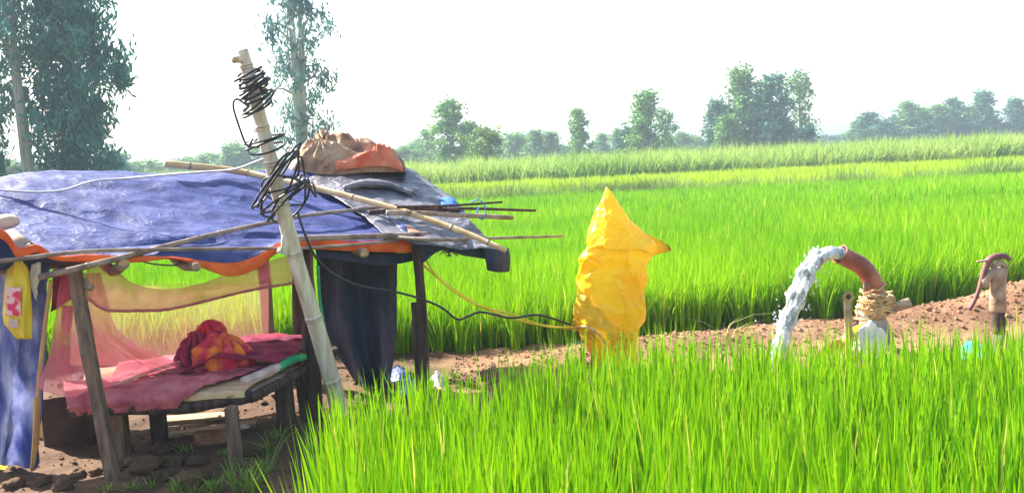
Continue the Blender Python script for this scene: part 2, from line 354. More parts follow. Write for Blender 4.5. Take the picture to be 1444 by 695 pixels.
# far hill
xs = np.linspace(-60, 375, 60); hv = []; hf = []
for i, x in enumerate(xs):
    hh = max(0.3, 16*math.exp(-((x-210)/95)**2) + 3*fbm((x*0.02, 3, 0), 1))
    for k in range(6):
        t = k/5; hv.append((x, 470+90*t, hh*math.sin(math.pi*t) - 0.3))
for i in range(len(xs)-1):
    for k in range(5): a = i*6+k; hf.append((a, a+6, a+7, a+1))
me = bpy.data.meshes.new('hill'); me.from_pydata(hv, [], hf); me.update()
setp(link('hill', me, hill_m), kind='structure', label='low hazy hill far behind the trees')

# ------------------------------------------------------------------ rice, cane, weeds
def hills(area_fn, x0, x1, y0, y1, sp, jit=0.35):
    X, Y = np.meshgrid(np.arange(x0, x1, sp), np.arange(y0, y1, sp)); X = X.ravel(); Y = Y.ravel()
    X = X + rng.uniform(-jit, jit, X.size)*sp; Y = Y + rng.uniform(-jit, jit, Y.size)*sp
    k = area_fn(X, Y); return X[k], Y[k]
def crop(name, X, Y, nb, h0, h1, w, spread, seg, m, bend=(0.05, 0.45), zoff=0.0, hn=0.08):
    n = len(X); gz = np.array([ground_z(a, b) for a, b in zip(X, Y)])
    hs = np.array([1 + hn*2*noise.noise(Vector((a*0.5, b*0.5, 0))) for a, b in zip(X, Y)])*rng.uniform(0.92, 1.06, n)
    tn = np.array([0.5+0.5*noise.noise(Vector((a*0.35, b*0.35, 5)))+0.55*noise.noise(Vector((a*0.08, b*0.16, 2))) for a, b in zip(X, Y)])
    i = np.repeat(np.arange(n), nb); N_ = len(i)
    az = rng.uniform(0, 2*np.pi, N_); r = np.abs(rng.normal(0, spread, N_))
    B = np.stack([X[i]+np.cos(az)*r, Y[i]+np.sin(az)*r, gz[i]+zoff-0.02], 1)
    h = rng.uniform(h0, h1, N_)*hs[i]; bend_ = rng.uniform(bend[0], bend[1], N_)**1.2
    return blades(name, B, h, np.full(N_, w)*rng.uniform(0.7, 1.2, N_), bend_, seg, az, np.where(rng.random(N_) < 0.02, 1.0, np.clip(tn[i]*0.5+rng.uniform(-0.05, 0.5, N_), 0, 0.9)), m)
def front_area(X, Y):
    yb = np.interp(X, [-1.3, -0.7, 0.5, 2.5, 5.5], [4.45, 5.05, 5.75, 5.75, 5.65])
    return (X > -0.255*Y + 0.10 + 0.08*np.sin(Y*5)) & (Y < yb + 0.08*np.sin(X*7)) & (Y > 1.5)
X, Y = hills(front_area, -1.4, 5.2, 1.5, 6.2, 0.165)
o = crop('rice_field', X, Y, 46, 0.42, 0.83, 0.0190, 0.05, 4, rice_front, bend=(0.02, 0.20))
setp(o, 'dense bright green young rice in front of the bund and pump', 'rice', kind='stuff')
def back_line(X): return np.where(X > 0, 8.75+0.25*X, 8.75)
def vis(X, Y, m=2.0): return np.abs(X) < 0.62*Y + m
a1 = lambda X, Y: vis(X, Y) & (Y > back_line(X))
X, Y = hills(a1, -11, 11, 8.6, 14, 0.165)
o1 = crop('rice_field', X, Y, 46, 0.40, 0.80, 0.017, 0.05, 3, rice_back)
X, Y = hills(lambda X, Y: vis(X, Y), -17, 17, 14, 21, 0.17)
o2 = crop('rice_field', X, Y, 13, 0.48, 0.76, 0.024, 0.06, 2, rice_back)
X, Y = hills(lambda X, Y: vis(X, Y), -24, 24, 21, 34, 0.22)
o3 = crop('rice_field', X, Y, 10, 0.5, 0.75, 0.045, 0.08, 2, rice_back)
def join(os_):
    V = []; F4 = []; F3 = []; T = []; base = 0
    for o in os_:
        me = o.data; n = len(me.vertices); a = np.zeros(n*3, np.float32); me.vertices.foreach_get('co', a); V.append(a.reshape(-1, 3))
        t = np.zeros(n, np.float32); me.attributes['tint'].data.foreach_get('value', t); T.append(t)
        li = np.zeros(len(me.loops), np.int32); me.loops.foreach_get('vertex_index', li)
        tot = np.zeros(len(me.polygons), np.int32); me.polygons.foreach_get('loop_total', tot)
        n4 = int((tot == 4).sum()); assert (tot[:n4] == 4).all()
        F4.append(li[:n4*4].reshape(-1, 4)+base); F3.append(li[n4*4:].reshape(-1, 3)+base); base += n
    me = np_mesh('rice_field', np.vstack(V), [np.vstack(F4), np.vstack(F3)], np.concatenate(T))
    m = os_[0].data.materials[0]; nm = os_[0].name
    for o in os_: d = o.data; bpy.data.objects.remove(o); bpy.data.meshes.remove(d)
    return link('rice_field', me, m)
setp(join([o1, o2, o3]), 'wide bright rice field stretching behind the shelter, sack and pumps', 'rice', kind='stuff')
X, Y = hills(lambda X, Y: vis(X, Y), -38, 38, 36.2, 54, 0.42)
setp(crop('rice_field', X, Y, 14, 0.6, 0.95, 0.07, 0.16, 2, rice_far), 'yellow green strip of rice between weedy bund and tall cane', 'rice', kind='stuff')
X, Y = hills(lambda X, Y: vis(X, Y), -26, 26, 34.2, 35.9, 0.3)
k = np.array([noise.noise(Vector((a*0.35, b*0.5, 9))) for a, b in zip(X, Y)]) > -0.25
setp(crop('bund_weeds', X[k], Y[k], 26, 0.55, 1.1, 0.045, 0.14, 2, weed_m, bend=(0.1, 0.8), hn=0.25), 'darker weedy grass on the bund beyond the rice field', 'weeds', kind='stuff')
X, Y = hills(lambda X, Y: vis(X, Y, 5), -48, 48, 54.5, 67, 0.6)
setp(crop('cane_field', X, Y, 34, 1.3, 2.5, 0.085, 0.26, 3, cane_m, bend=(0.1, 0.8), hn=0.12), 'tall pale green cane crop in front of the far trees', 'cane', kind='stuff')

# ------------------------------------------------------------------ trees
def leaf_mesh(name, C, D, ln, wd_, tint):
    """C leaf centres (n,3), D long directions (n,3)"""
    n = len(C); r = rng.normal(size=(n, 3)); s = np.cross(D, r); s /= np.linalg.norm(s, axis=1, keepdims=True)+1e-9
    L_ = (ln*rng.uniform(0.6, 1.25, n))[:, None]; Wd = (wd_*rng.uniform(0.7, 1.3, n))[:, None]
    V = np.stack([C - D*L_*0.5, C + s*Wd*0.5 - D*L_*0.05, C + D*L_*0.5, C - s*Wd*0.5 - D*L_*0.05], 1).reshape(-1, 3)
    return np_mesh(name, V, [np.arange(4*n).reshape(-1, 4)], np.repeat(tint, 4))
def make_tree(seed, height, crown_lo, crown_w, nbr, per, ln, lw, trunk_r, prof='euc', droop=0.8, fork=0, lean=0.02, clump=0.5, up=0.9):
    rs = np.random.default_rng(seed); r0 = random.Random(seed); mb = MB()
    stems = []
    def stem(p0, dirx, diry, hh, r):
        pts = []; 
        for i in range(9):
            t = i/8; pts.append(Vector((p0[0]+dirx*t*hh+0.10*math.sin(t*5+seed)*t, p0[1]+diry*t*hh+0.08*math.cos(t*4+seed)*t, p0[2]+hh*t)))
        rad = [r*(1-0.85*i/8)+0.01 for i in range(9)]; rad[0] *= 1.25
        mb.tube(pts, rad, 8); stems.append(pts)
    if fork:
        for a in (-1, 1): stem((0, 0, -0.1), a*fork+lean, 0.03*a, height*0.95, trunk_r*0.75)
    else: stem((0, 0, -0.1), lean, 0.0, height*0.97, trunk_r)
    C = []; T = []
    for b in range(nbr):
        st = stems[b % len(stems)]; t = crown_lo + (1-crown_lo)*((b+r0.random())/nbr)**0.95
        q = spline(st, 60)[min(59, int(t*59))]; p = Vector(q)
        x = (t-crown_lo)/(1-crown_lo)
        if prof == 'euc': e = 0.55+0.55*math.sin(math.pi*min(1, x*0.95+0.10)) - 0.35*x
        elif prof == 'round': e = math.sqrt(max(0.05, 1-(2*x-0.95)**2))
        else: e = 1.0-0.7*x
        e *= 0.45+1.25*abs(noise.noise(Vector((b*0.37, seed, 0))))*1.4
        L_ = crown_w*e*r0.uniform(0.55, 1.1); az = b*2.4+r0.uniform(-0.6, 0.6)
        d = Vector((math.cos(az), math.sin(az), up*r0.uniform(0.5, 1.2)*(0.4+x))).normalized()
        e1 = p + d*L_*0.55; e2 = e1 + Vector((d.x, d.y, d.z*0.2-0.15*droop))*L_*0.5
        rb = max(0.012, trunk_r*0.28*(1-0.6*x))
        mb.tube([p, e1, e2], [rb, rb*0.6, rb*0.2], 5)
        for k in range(per[0]):
            f = r0.uniform(0.35, 1.05); c = (p.lerp(e1, f/0.55) if f < 0.55 else e1.lerp(e2, (f-0.55)/0.45))
            c = np.array(c) + rs.normal(0, clump*0.55, 3)*np.array([1, 1, 0.7])
            n = per[1]; cc = c + rs.normal(0, clump*0.36, (n, 3))*np.array([1, 1, 1.25])
            C.append(cc); T.append(np.clip(rs.uniform(0, 1)*0.6+rs.uniform(0, 0.4, n), 0, 1))
    C = np.vstack(C); T = np.concatenate(T); C[:, 2] = np.maximum(C[:, 2], 0.2)
    D = rs.normal(0, 1, (len(C), 3)); D[:, 2] = D[:, 2]*0.6 - droop*1.6; D /= np.linalg.norm(D, axis=1, keepdims=True)
    return mb.mesh('trunk'), leaf_mesh('crown', C, D, ln, lw, T)
def plant_tree(name, meshes, loc, label, group, barkm, leafm, rz=0.0, scl=(1, 1, 1), cat='tree'):
    r = empty(name, loc, label, cat, group); r.rotation_euler.z = rz; r.scale = scl
    for nm, me, m in (('trunk', meshes[0], barkm), ('crown', meshes[1], leafm)):
        o = bpy.data.objects.new(nm, me); COL.objects.link(o); o.parent = r
        if not me.materials: me.materials.append(m)
        o.material_slots[0].link = 'OBJECT'; o.material_slots[0].material = m
    return r
def gpos(u, Y): p = PY(u, 250, Y); return Vector((p.x, Y, 0))
# the big gums behind the shelter
plant_tree('gum_tree', make_tree(3, 15, 0.10, 3.1, 100, (5, 34), 0.46, 0.10, 0.30, droop=0.9, lean=-0.01, clump=0.62, up=0.7), gpos(117, 35), 'big dense dark teal gum tree with drooping leaves behind the shelter', None, bark_m, euc_m)
plant_tree('gum_tree', make_tree(5, 15.5, 0.42, 2.0, 34, (4, 24), 0.42, 0.09, 0.24, droop=0.9, lean=-0.035, clump=0.6), gpos(44, 33), 'slim gum tree with a long bare grey trunk beside the dense gum', None, bark_m, euc_m)
plant_tree('gum_tree', make_tree(8, 14, 0.18, 1.9, 80, (5, 34), 0.46, 0.10, 0.26, droop=0.9, clump=0.7), gpos(-28, 36), 'dark leafy gum tree left of the bare grey trunk', None, bark_m, euc_m)
plant_tree('gum_tree', make_tree(11, 18, 0.12, 2.5, 50, (4, 28), 0.46, 0.10, 0.36, droop=0.9, fork=0.018, lean=0.012, clump=0.62), gpos(428, 46), 'tall gum tree with two pale stems behind the bamboo pole', None, barkp_m, euc2_m)
# prototypes for far trees (unit height 10)
EUC = [make_tree(20+i, 10, 0.15, 1.9, 34, (4, 22), 0.42, 0.20, 0.16, droop=0.7, clump=0.62) for i in range(3)]
SPA = [make_tree(30+i, 10, 0.30, 1.6, 22, (3, 20), 0.42, 0.18, 0.15, droop=0.7, clump=0.55) for i in range(2)]
RND = [make_tree(40+i, 10, 0.22, 3.2, 40, (4, 22), 0.50, 0.26, 0.22, prof='round', droop=0.3, clump=0.8, up=0.5) for i in range(2)]
BSH = [make_tree(50+i, 10, 0.04, 4.5, 44, (4, 20), 0.60, 0.36, 0.22, prof='round', droop=0.3, clump=0.9, up=0.5) for i in range(2)]
def hor(u): return 226 - 0.0472*(u-722)
def far(u, top, wpx, kind, Y, leafm, label, group, name='far_tree'):
    proto, pw = {'e': (EUC, 2.4), 's': (SPA, 2.0), 'r': (RND, 4.4), 'b': (BSH, 6.0)}[kind]
    me = proto[random.randrange(len(proto))]
    hh = 1.9 + (hor(u)-top)*Y/FPX; k = hh/10.4; wk = max(0.25, (wpx*Y/FPX)/pw)
    return plant_tree(name, me, gpos(u, Y), label, group, bark_m, leafm, random.uniform(0, 6.28), (wk, wk, k))
gA = None
far(636, 137, 48, 'e', 88, far_m, 'tall wispy tree standing over the bright green bush', gA)
far(668, 168, 34, 'e', 90, far_m, 'shorter grey green tree between the wispy tree and the bush', gA)
far(684, 181, 52, 'b', 74, fary_m, 'rounded bright green bushy tree at the edge of the cane', gA)
far(818, 150, 30, 'e', 96, far_m, 'lone narrow column shaped tree standing by itself above the cane', gA)
far(908, 127, 50, 'e', 92, far_m, 'tall pointed tree with a spreading leafy skirt and low trees around it', gA)
far(938, 150, 26, 's', 94, far_m, 'thin sparse tree leaning on the pointed tree', gA)
far(886, 178, 44, 'r', 96, fard_m, 'low rounded tree at the foot of the pointed tree', gA)
far(1012, 139, 44, 'r', 98, fard_m, 'dark round topped tree at the edge of the big clump', gA)
far(1050, 91, 46, 'e', 97, far_m, 'tallest pale green tree of the big clump', gA)
far(1087, 102, 52, 'e', 95, fard_m, 'broad dense dark tree of the big clump', gA)
far(1068, 130, 50, 'e', 99, fard_m, 'dark middle tree filling the big clump', gA)
far(1130, 96, 34, 's', 101, far_m, 'open airy tree with gaps standing off the big clump', gA)
far(1030, 160, 40, 'e', 94, far_m, 'short pale tree in front of the dark round topped one', gA)
far(1138, 178, 40, 'b', 99, fard_m, 'low dark bush below the open airy tree', gA)
far(1108, 170, 44, 'b', 97, fard_m, 'low dark bush under the dense dark tree', gA)
g1 = 'hazy middle distance trees'
for u, t, w_, kd, Y in ((730,186,44,'r',125),(757,181,30,'e',118),(777,184,34,'e',120),(705,190,26,'r',130),(850,187,28,'e',140),
                        (872,180,26,'e',128),(965,186,42,'r',140),(985,192,30,'r',150),(606,180,30,'s',120),(590,200,40,'r',125),(570,206,44,'r',118),
                        (945,190,30,'r',135),(800,205,40,'b',140)):
    far(u, t, w_, kd, Y, far_m, 'hazy green tree rising behind the cane between the taller trees', g1)
g2 = 'row of blue grey trees beyond the cane'
for u, t, w_, kd, Y in ((1205,172,30,'e',140),(1224,157,40,'e',138),(1250,170,40,'r',140),(1283,140,34,'e',140),(1303,150,34,'e',142),(1325,146,36,'e',139),
                        (1346,136,32,'e',141),(1367,148,34,'e',140),(1390,126,36,'e',138),(1262,160,24,'s',142),(1432,137,34,'e',140),(1236,175,40,'b',136),
                        (1312,172,50,'b',138),(1360,170,50,'b',138),(1400,165,40,'b',140),(1450,150,40,'r',141)):
    far(u, t, w_, kd, Y, (fard_m, far_m)[int(u) % 2], 'blue grey tree in the row of trees beyond the cane', g2)
g3 = 'hazy trees behind the shelter'
for u, t, w_, kd, Y in ((165,220,44,'r',105),(205,232,40,'r',120),(180,236,40,'b',120),(20,236,50,'b',90),(70,240,50,'b',95),(300,222,44,'r',130),(330,208,40,'r',125),
                        (352,214,34,'e',128),(270,228,40,'r',140),(380,226,40,'r',130),(235,236,40,'b',140),(-10,225,50,'r',90)):
    far(u, t-7, w_*1.3, kd, Y, far_m, 'hazy green tree low behind the shelter roof', g3)
g4 = 'faint trees on the horizon'
for i in range(44):
    u = -60 + i*36 + random.uniform(-12, 12)
    far(u, hor(u)-random.uniform(8, 17), random.uniform(40, 70), random.choice('rrb'), random.uniform(190, 230), fard_m, 'faint blue tree in the low far line along the horizon', g4)
# ------------------------------------------------------------------ the shelter
hut = empty('shelter', H(1.2, 0.9, 0), 'low field shelter of wooden posts roofed with blue and black plastic tarps', 'shelter')
def post(p0, p1, r, m=wood_m, n=7, sq=None, name='post', jit=0.08, par=hut, bow=0.0):
    pts = [Vector(p0).lerp(Vector(p1), t) for t in np.linspace(0, 1, 9)]
    sd = random.uniform(0, 50)
    pts = [p + Vector((noise.noise(Vector((sd, i*0.5, 0))), noise.noise(Vector((sd, i*0.5, 7))), 0))*r*0.45 for i, p in enumerate(pts)]
    return MB().tube(pts, [r*(1.06-0.12*i/8) for i in range(9)], n, sq=sq, jit=jit).build(name, m, par, smooth=(sq is None))
def down(p, d=0.08): return Vector((p.x, p.y, p.z-d))
fl_top = PF(104, 380, 0.02); fl_base = GP(161, 676)
post(down(fl_base), fl_top, 0.044, wood_m, 8, sq=(1, 0.7))
rp = GP(601, 562); post(down(rp), Vector((rp.x-0.0, rp.y, 1.36)), 0.045, woodd_m, 8, sq=(1, 0.8))
rp2 = Vector((rp.x-0.05, rp.y+0.01, 0)); post(down(rp2), Vector((rp2.x+0.005, rp2.y, 0.80)), 0.036, woodd_m, 7)
mp_ = GP(447, 590); post(down(mp_), PF(426, 352, 0.15), 0.062, woodd_m, 9, jit=0.12)
mp2 = GP(432, 588); post(down(mp2), Vector((mp2.x-0.05, mp2.y, 0.46)), 0.035, woodd_m, 7)
b1 = H(1.35, 1.55, 0); bk = PY(382, 480, 7.75); post(Vector((bk.x, bk.y, -0.08)), Vector((bk.x-0.02, bk.y, 1.72)), 0.048, wood_m, 8, sq=(1, 0.8))
bk = PY(424, 470, 7.6); post(Vector((bk.x, bk.y, -0.08)), Vector((bk.x, bk.y, 1.62)), 0.055, woodd_m, 8)
q = H(-0.35, 1.75, 0); post(down(q), H(-0.35, 1.75, 1.84), 0.05, wood_m)
q = H(2.35, 1.7, 0); post(down(q), H(2.35, 1.7, 1.86), 0.05, wood_m)
# rafters (log ends show below the eave) and beams
for u, v, r in ((175, 372, 0.036), (277, 376, 0.033), (514, 357, 0.040)):
    a = PF(u, v, -0.10); s_, t_ = ST(a)
    b = H(s_, 1.85, a.z + 1.95*RS - 0.12)
    b.z = RZ + RS*1.85 - 0.14; md_ = H(s_, 0.3, RZ + RS*0.3 - 0.14)
    o = MB().tube(spline([a, md_, md_.lerp(b, .5), b], 12), r, 9, jit=0.06).build('rafter', greyb_m, hut)
    MB().tube([a-(b-a).normalized()*0.004, a+(b-a).normalized()*0.002], r*0.92, 10).build('cut_end', cutw_m, o, False)
e0 = H(-0.75, 0.38, 1.355); e1 = H(2.62, 0.38, 1.36)
MB().tube([e0.lerp(e1, k) for k in np.linspace(0, 1, 9)], 0.03, 8, jit=0.1).build('beam', greyb_m, hut)
e0 = H(-0.75, 1.72, 1.80); e1 = H(2.6, 1.72, 1.80)
MB().tube([e0.lerp(e1, k) for k in np.linspace(0, 1, 9)], 0.035, 8, jit=0.1).build('beam', greyb_m, hut)
e0 = H(0.05, 0.0, 1.22); e1 = H(-0.30, 1.8, 1.68)
MB().tube([e0.lerp(e1, k) for k in np.linspace(0, 1, 6)], 0.03, 8, jit=0.1).build('beam', greyb_m, hut)

# blue tarp: front edge follows the drooping hem, back edge over the rear beam
hem_top = [(-75,318),(0,323),(25,348),(52,345),(80,360),(130,359),(190,361),(250,363),(320,371),(362,361),(398,341),(450,338),(520,340),(608,333)]
hem_bot = [(-75,330),(0,336),(26,365),(52,356),(80,368),(130,369),(190,370),(250,366),(320,389),(362,379),(398,354),(450,352),(520,355),(606,357)]
front = [PF(u, v, -0.04) for u, v in hem_top]
r0_ = []; r1_ = []; r2_ = []; r3_ = []; r4_ = []; r5_ = []
for p in front:
    s_, _ = ST(p)
    zz = RZ + 0.02*math.sin(s_*2.3)
    r1_.append(H(s_, 0.10, zz+0.03)); r2_.append(H(s_, 0.5, zz+RS*0.5-0.035)); r3_.append(H(s_-0.05, 1.0, zz+RS*1.0-0.03))
    r4_.append(H(s_-0.1, 1.5, zz+RS*1.5+0.005)); r5_.append(H(s_-0.15, 1.95, zz+RS*1.85+0.03*math.sin(s_*3)))
def d_blue(a, b, p):
    e = min(1, a*7)
    s_, t_ = ST(p)
    q = Vector((s_*0.6 + t_*0.35, t_*1.0, 0))
    return e*(0.034*ridge((s_*0.5+t_*0.9, t_*0.35-s_*0.1, 0), 2.6, 2) + 0.018*fbm(p, 2.4) + 0.006*ridge(p, 7, 2)) - 0.05*math.exp(-((t_-0.28+0.12*(s_-0.8))/0.05)**2)*math.exp(-((s_-0.7)/0.7)**2) + (1-e)*0.004*fbm(p, 9)
tarp = patch('blue_tarp', [front, r1_, r2_, r3_, r4_, r5_], 70, 170, blue_m, hut, d_blue)
bot = [PF(u, v, -0.055) for u, v in hem_bot]
mid = [a.lerp(b, 0.5) - HV*0.012 for a, b in zip(front, bot)]
patch('hem', [[a-HV*0.003 for a in front], mid, bot], 8, 150, orange_m, tarp, lambda a, b, p: 0.006*fbm(p, 6))
# white creased corner of the blue tarp
c = [[PR(u, v, 0.035) for u, v in r] for r in (((535,296),(552,292)), ((560,318),(578,312)), ((575,334),(600,332)))]
patch('tarp_corner', c, 14, 10, bluel_m, tarp, lambda a, b, p: 0.008*ridge(p, 9, 2))
c = [[PR(u, v, 0.045) for u, v in r] for r in (((572,318),(580,320)), ((578,330),(600,331)))]
patch('red_tag', c, 6, 6, redcl_m, tarp, lambda a, b, p: 0.004*ridge(p, 12, 2))
# black tarp over the rear and the projecting end
L_ = 0.05
ctrl = [[PY(408,243,8.35), PY(450,236,8.6), PY(500,228,8.75), PY(540,224,8.8), PY(578,235,8.9)],
        [PR(432,255,L_), PR(475,252,L_+.03), PR(520,248,L_+.02), PR(565,246,L_), PR(606,254,L_-.03)],
        [PR(470,274,L_), PR(520,275,L_+.01), PR(565,272,L_), PR(606,268,L_-.02), PR(640,280,L_-.05)],
        [PR(510,300,L_), PR(550,303,L_), PR(595,300,L_-.01), PR(635,295,L_-.03), PR(668,312,L_-.06)],
        [PR(548,330,L_), PR(588,334,L_), PR(625,332,L_-.02), PR(665,328,L_-.04), PR(694,338,L_-.08)],
        [PR(590,342,L_-.02), PR(622,345,L_-.03), PR(650,348,L_-.05), PR(685,349,L_-.06), PR(718,352,L_-.10)]]
def d_black(a, b, p): return 0.022*ridge((p.x*1.4+p.y*0.4, p.y*0.6, p.z), 3.2, 2) + 0.012*ridge(p, 7, 3) + 0.015*fbm(p, 2.5)
bt = patch('black_tarp', ctrl, 66, 66, black_m, hut, d_black)
# torn, lifted edge across the black tarp
c = [[PR(485,268,.06), PR(515,264,.07), PR(545,264,.065), PR(580,276,.05)], [PR(484,264,.09), PR(513,257,.13), PR(548,260,.11), PR(584,271,.07)],
     [PR(490,262,.06), PR(518,254,.07), PR(552,256,.06), PR(598,270,.04)]]
patch('torn_fold', c, 16, 40, black_m, bt, lambda a, b, p: 0.02*ridge(p, 8, 3))
def vdn(p, d): return Vector((p.x, p.y, p.z-d))
fl0 = [PR(683,348,-.01), PR(700,351,-.03), PR(718,349,-.05)]
patch('hanging_flap', [fl0, [PY(685,366,fl0[0].y-.02), PY(701,366,fl0[1].y-.03), PY(720,366,fl0[2].y-.02)],
      [PY(687,381,fl0[0].y-.01), PY(703,384,fl0[1].y-.02), PY(719,383,fl0[2].y)]], 14, 14, curt_m, bt, lambda a, b, p: 0.008*ridge(p, 8, 2))
un0 = [PR(590,343,-.01), PR(620,346,-.02), PR(650,348,-.03), PR(690,350,-.05)]
patch('hanging_edge', [un0, [PY(592,356,un0[0].y), PY(622,350,un0[1].y), PY(652,355,un0[2].y), PY(690,358,un0[3].y)],
      [PY(596,372,un0[0].y+.02), PY(622,354,un0[1].y+.02), PY(655,361,un0[2].y+.02), PY(690,366,un0[3].y+.02)]], 12, 40, curt_m, bt, lambda a, b, p: 0.01*ridge(p, 7, 2))
# strip of dark lining below the orange hem on the right
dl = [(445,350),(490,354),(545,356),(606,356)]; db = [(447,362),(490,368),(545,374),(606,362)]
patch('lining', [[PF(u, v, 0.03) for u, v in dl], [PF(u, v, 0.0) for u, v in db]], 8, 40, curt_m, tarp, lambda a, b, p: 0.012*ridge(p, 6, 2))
# dark curtain gathered to a bundle
ct = [(446,350),(470,352),(500,356),(530,356),(556,360)]
rows = []
for f, (xa, xb), dy in ((0,(446,560),0), (0.25,(450,560),50), (0.5,(455,560),98), (0.75,(476,557),146), (0.93,(497,552),182), (1.0,(502,550),194)):
    rw = []
    for j in range(9):
        k = j/8; rw.append(PY(xa+(xb-xa)*k, 352+dy+(4 if f == 0 else 0)*k, 7.45+0.13*math.sin(k*math.pi*4.3+f)*(0.25+f*0.5) + 0.10*math.cos(math.pi*(k-0.5))*-1.6*f))
    rows.append(rw)
cu = patch('dark_curtain', rows, 60, 70, curt_m, hut, lambda a, b, p: 0.020*ridge((p.x*3, p.y*3, p.z*0.8), 2.2, 2) + 0.008*fbm(p, 7))
# back face so that the gathered bundle has volume
rows2 = [[v + Vector((0, 0.16*math.sin(math.pi*j/8), 0)) for j, v in enumerate(r)] for r in rows]
patch('curtain_back', rows2, 30, 30, curt_m, cu, lambda a, b, p: 0.02*ridge(p, 3, 2))
# left side tarp, hanging in folds
rows = []
for f, xa, xb, y0, y1 in ((0,-70,66,352,372), (0.2,-72,62,418,428), (0.45,-74,60,500,512), (0.7,-76,54,575,588), (0.9,-76,48,630,640), (1.0,-76,44,648,662)):
    rw = []
    for j in range(13):
        k = j/12; rw.append(PY(xa+(xb-xa)*k, y0+(y1-y0)*k, 5.72+0.05*math.sin(k*15+f*1.5)*(0.4+f) - 0.12*k + 0.12*f))
    rows.append(rw)
sideo = patch('side_tarp', rows, 60, 80, bluel_m, hut, lambda a, b, p: 0.04*ridge((p.x*2.2, p.y*2.2, p.z*0.9), 2.6, 3) + 0.01*fbm(p, 6))
# thin wooden lath down the edge of the side tarp
lp = [PY(72,395,5.52), PY(62,470,5.54), PY(53,560,5.62), PY(48,658,5.74)]
MB().tube(spline(lp, 14), 0.016, 6, sq=(1, 0.6)).build('lath', oboard_m, hut, False)
lp = [PY(52,560,5.60), PY(51,610,5.64), PY(47,660,5.72)]
MB().tube(spline(lp, 8), 0.034, 6, sq=(1, 0.4)).build('lath', oboard_m, hut, False)
# maroon lining hanging just inside the left end
c = [[PF(76,380,0.22), PF(92,382,0.24), PF(112,384,0.26)], [PF(74,410,0.22), PF(90,412,0.24), PF(108,412,0.26)], [PF(72,440,0.22), PF(86,432,0.24), PF(104,420,0.26)]]
patch('inner_cloth', c, 16, 16, blank_m, hut, lambda a, b, p: 0.015*ridge(p, 5, 2))
# twig loop under the eave
MB().tube(spline([PF(192,366,-.05), PF(215,372,-.06), PF(245,374,-.06), PF(264,370,-.05)], 14), 0.006, 6).build('twig', woodd_m, hut)

# sacking heap on the ridge
def heap(name, prof, Y, depth, m, parent=None, seed=0, amp=0.03, fan=0.6):
    """prof: list of (u, v_bottom, v_top)"""
    nV = 40; V = []; F = []
    tp = min(prof, key=lambda q: q[2]); pk_ = PY(tp[0], tp[2], Y)
    pr = spline([(a, b, c) for a, b, c in prof], 100)
    for i, (u, vb, vt) in enumerate(pr):
        for j in range(nV):
            an = math.pi*j/(nV-1)
            v = vb + (vt-vb)*math.sin(an)**0.8; p = PY(u, v, Y - depth*math.cos(an))
            p = p + Vector((0, -0.5, 0.6))*amp*(ridge((p.x*0.8+p.z*1.3+seed, p.y, p.z*0.9-p.x*0.5), 2.8, 2) + 0.35*ridge((p.x*.5+p.z*1.6, p.y, p.x*.6), 8, 2) + 0.6*fbm(p, 4) + fan*(0.9-1.8*abs(math.sin(math.atan2(p.z-pk_.z+.04, p.x-pk_.x)*5.5+1.2*noise.noise(p*3)))))*math.sin(an)
            V.append(p)
    for i in range(len(pr)-1):
        for j in range(nV-1): a = i*nV+j; F.append((a, a+nV, a+nV+1, a+1))
    for i0 in (0, (len(pr)-1)*nV): F.append(tuple(range(i0, i0+nV)))
    me = bpy.data.meshes.new(name); me.from_pydata([tuple(v) for v in V], [], F); me.update()
    return link(name, me, m, parent)
sk = empty('sacking_heap', PY(490, 240, 8.6), 'heap of brown sacking with orange red cloth showing, on the roof ridge', 'sacking')
heap('sacking', [(407,246,242),(417,246,224),(427,246,215),(437,246,205),(448,246,197),(458,246,193),(472,246,198),(486,246,196),(505,244,203),(522,243,204),(540,243,213),(553,243,214),(566,243,225),(573,244,240)], 8.62, 0.30, sack_m, sk, 1, 0.085)
heap('red_cloth', [(474,240,232),(492,238,222),(508,236,214),(524,234,212),(535,234,207),(552,236,214),(568,242,238)], 8.36, 0.10, redcl_m, sk, 5, 0.06)

# loose poles lying on the roof
def pole(pts, r0, r1, m, label, n=9, nodes=0):
    pp = spline(pts, 30); rr = [r0+(r1-r0)*i/29 for i in range(30)]
    o = MB().tube(pp, rr, n, jit=0.05).build('roof_pole', m); setp(o, label, 'pole', None)
    for k in range(nodes):
        i = int(29*(k+0.7)/nodes) if nodes else 0; i = min(i, 28)
        a = Vector(pp[i]); d = (Vector(pp[i+1])-a).normalized()
        MB().tube([a-d*0.012, a, a+d*0.012], [rr[i]*1.02, rr[i]*1.22, rr[i]*1.02], n).build('node_ring', bnode_m, o)
    return o
pole([PY(232,231,7.5), PR(330,241,.09), PR(430,262,.12), PR(545,291,.12), PR(640,322,.10), PY(713,353,6.95)], 0.030, 0.022, tanb_m, 'long straight tan bamboo lying slantwise across the blue and black tarps', nodes=7)
pole([PY(55,391,5.42), PF(140,371,-.14), PR(300,331,.05), PR(420,306,.05), PR(500,296,.05), PR(560,290,.09)], 0.021, 0.013, greyb_m, 'thin brown stick rising from the eave corner across the blue tarp', nodes=4)
pole([PY(-60,372,5.30), PF(20,366,-.14), PF(130,354,-.10), PF(300,351,-.10), PF(440,349,-.09), PF(560,340,-.1)], 0.014, 0.012, greyb_m, 'thin grey rod running along the orange hem of the eave')
pole([PF(400,337,-.09), PF(500,334,-.09), PF(606,330,-.09)], 0.024, 0.022, greyb_m, 'short thick grey pole on the eave above the orange hem')
pole([PF(540,334,.0), PR(620,338,.09), PY(690,336,7.5), PY(794,333,7.8)], 0.017, 0.011, greyb_m, 'longest of the grey poles jutting from the eave out over the rice')
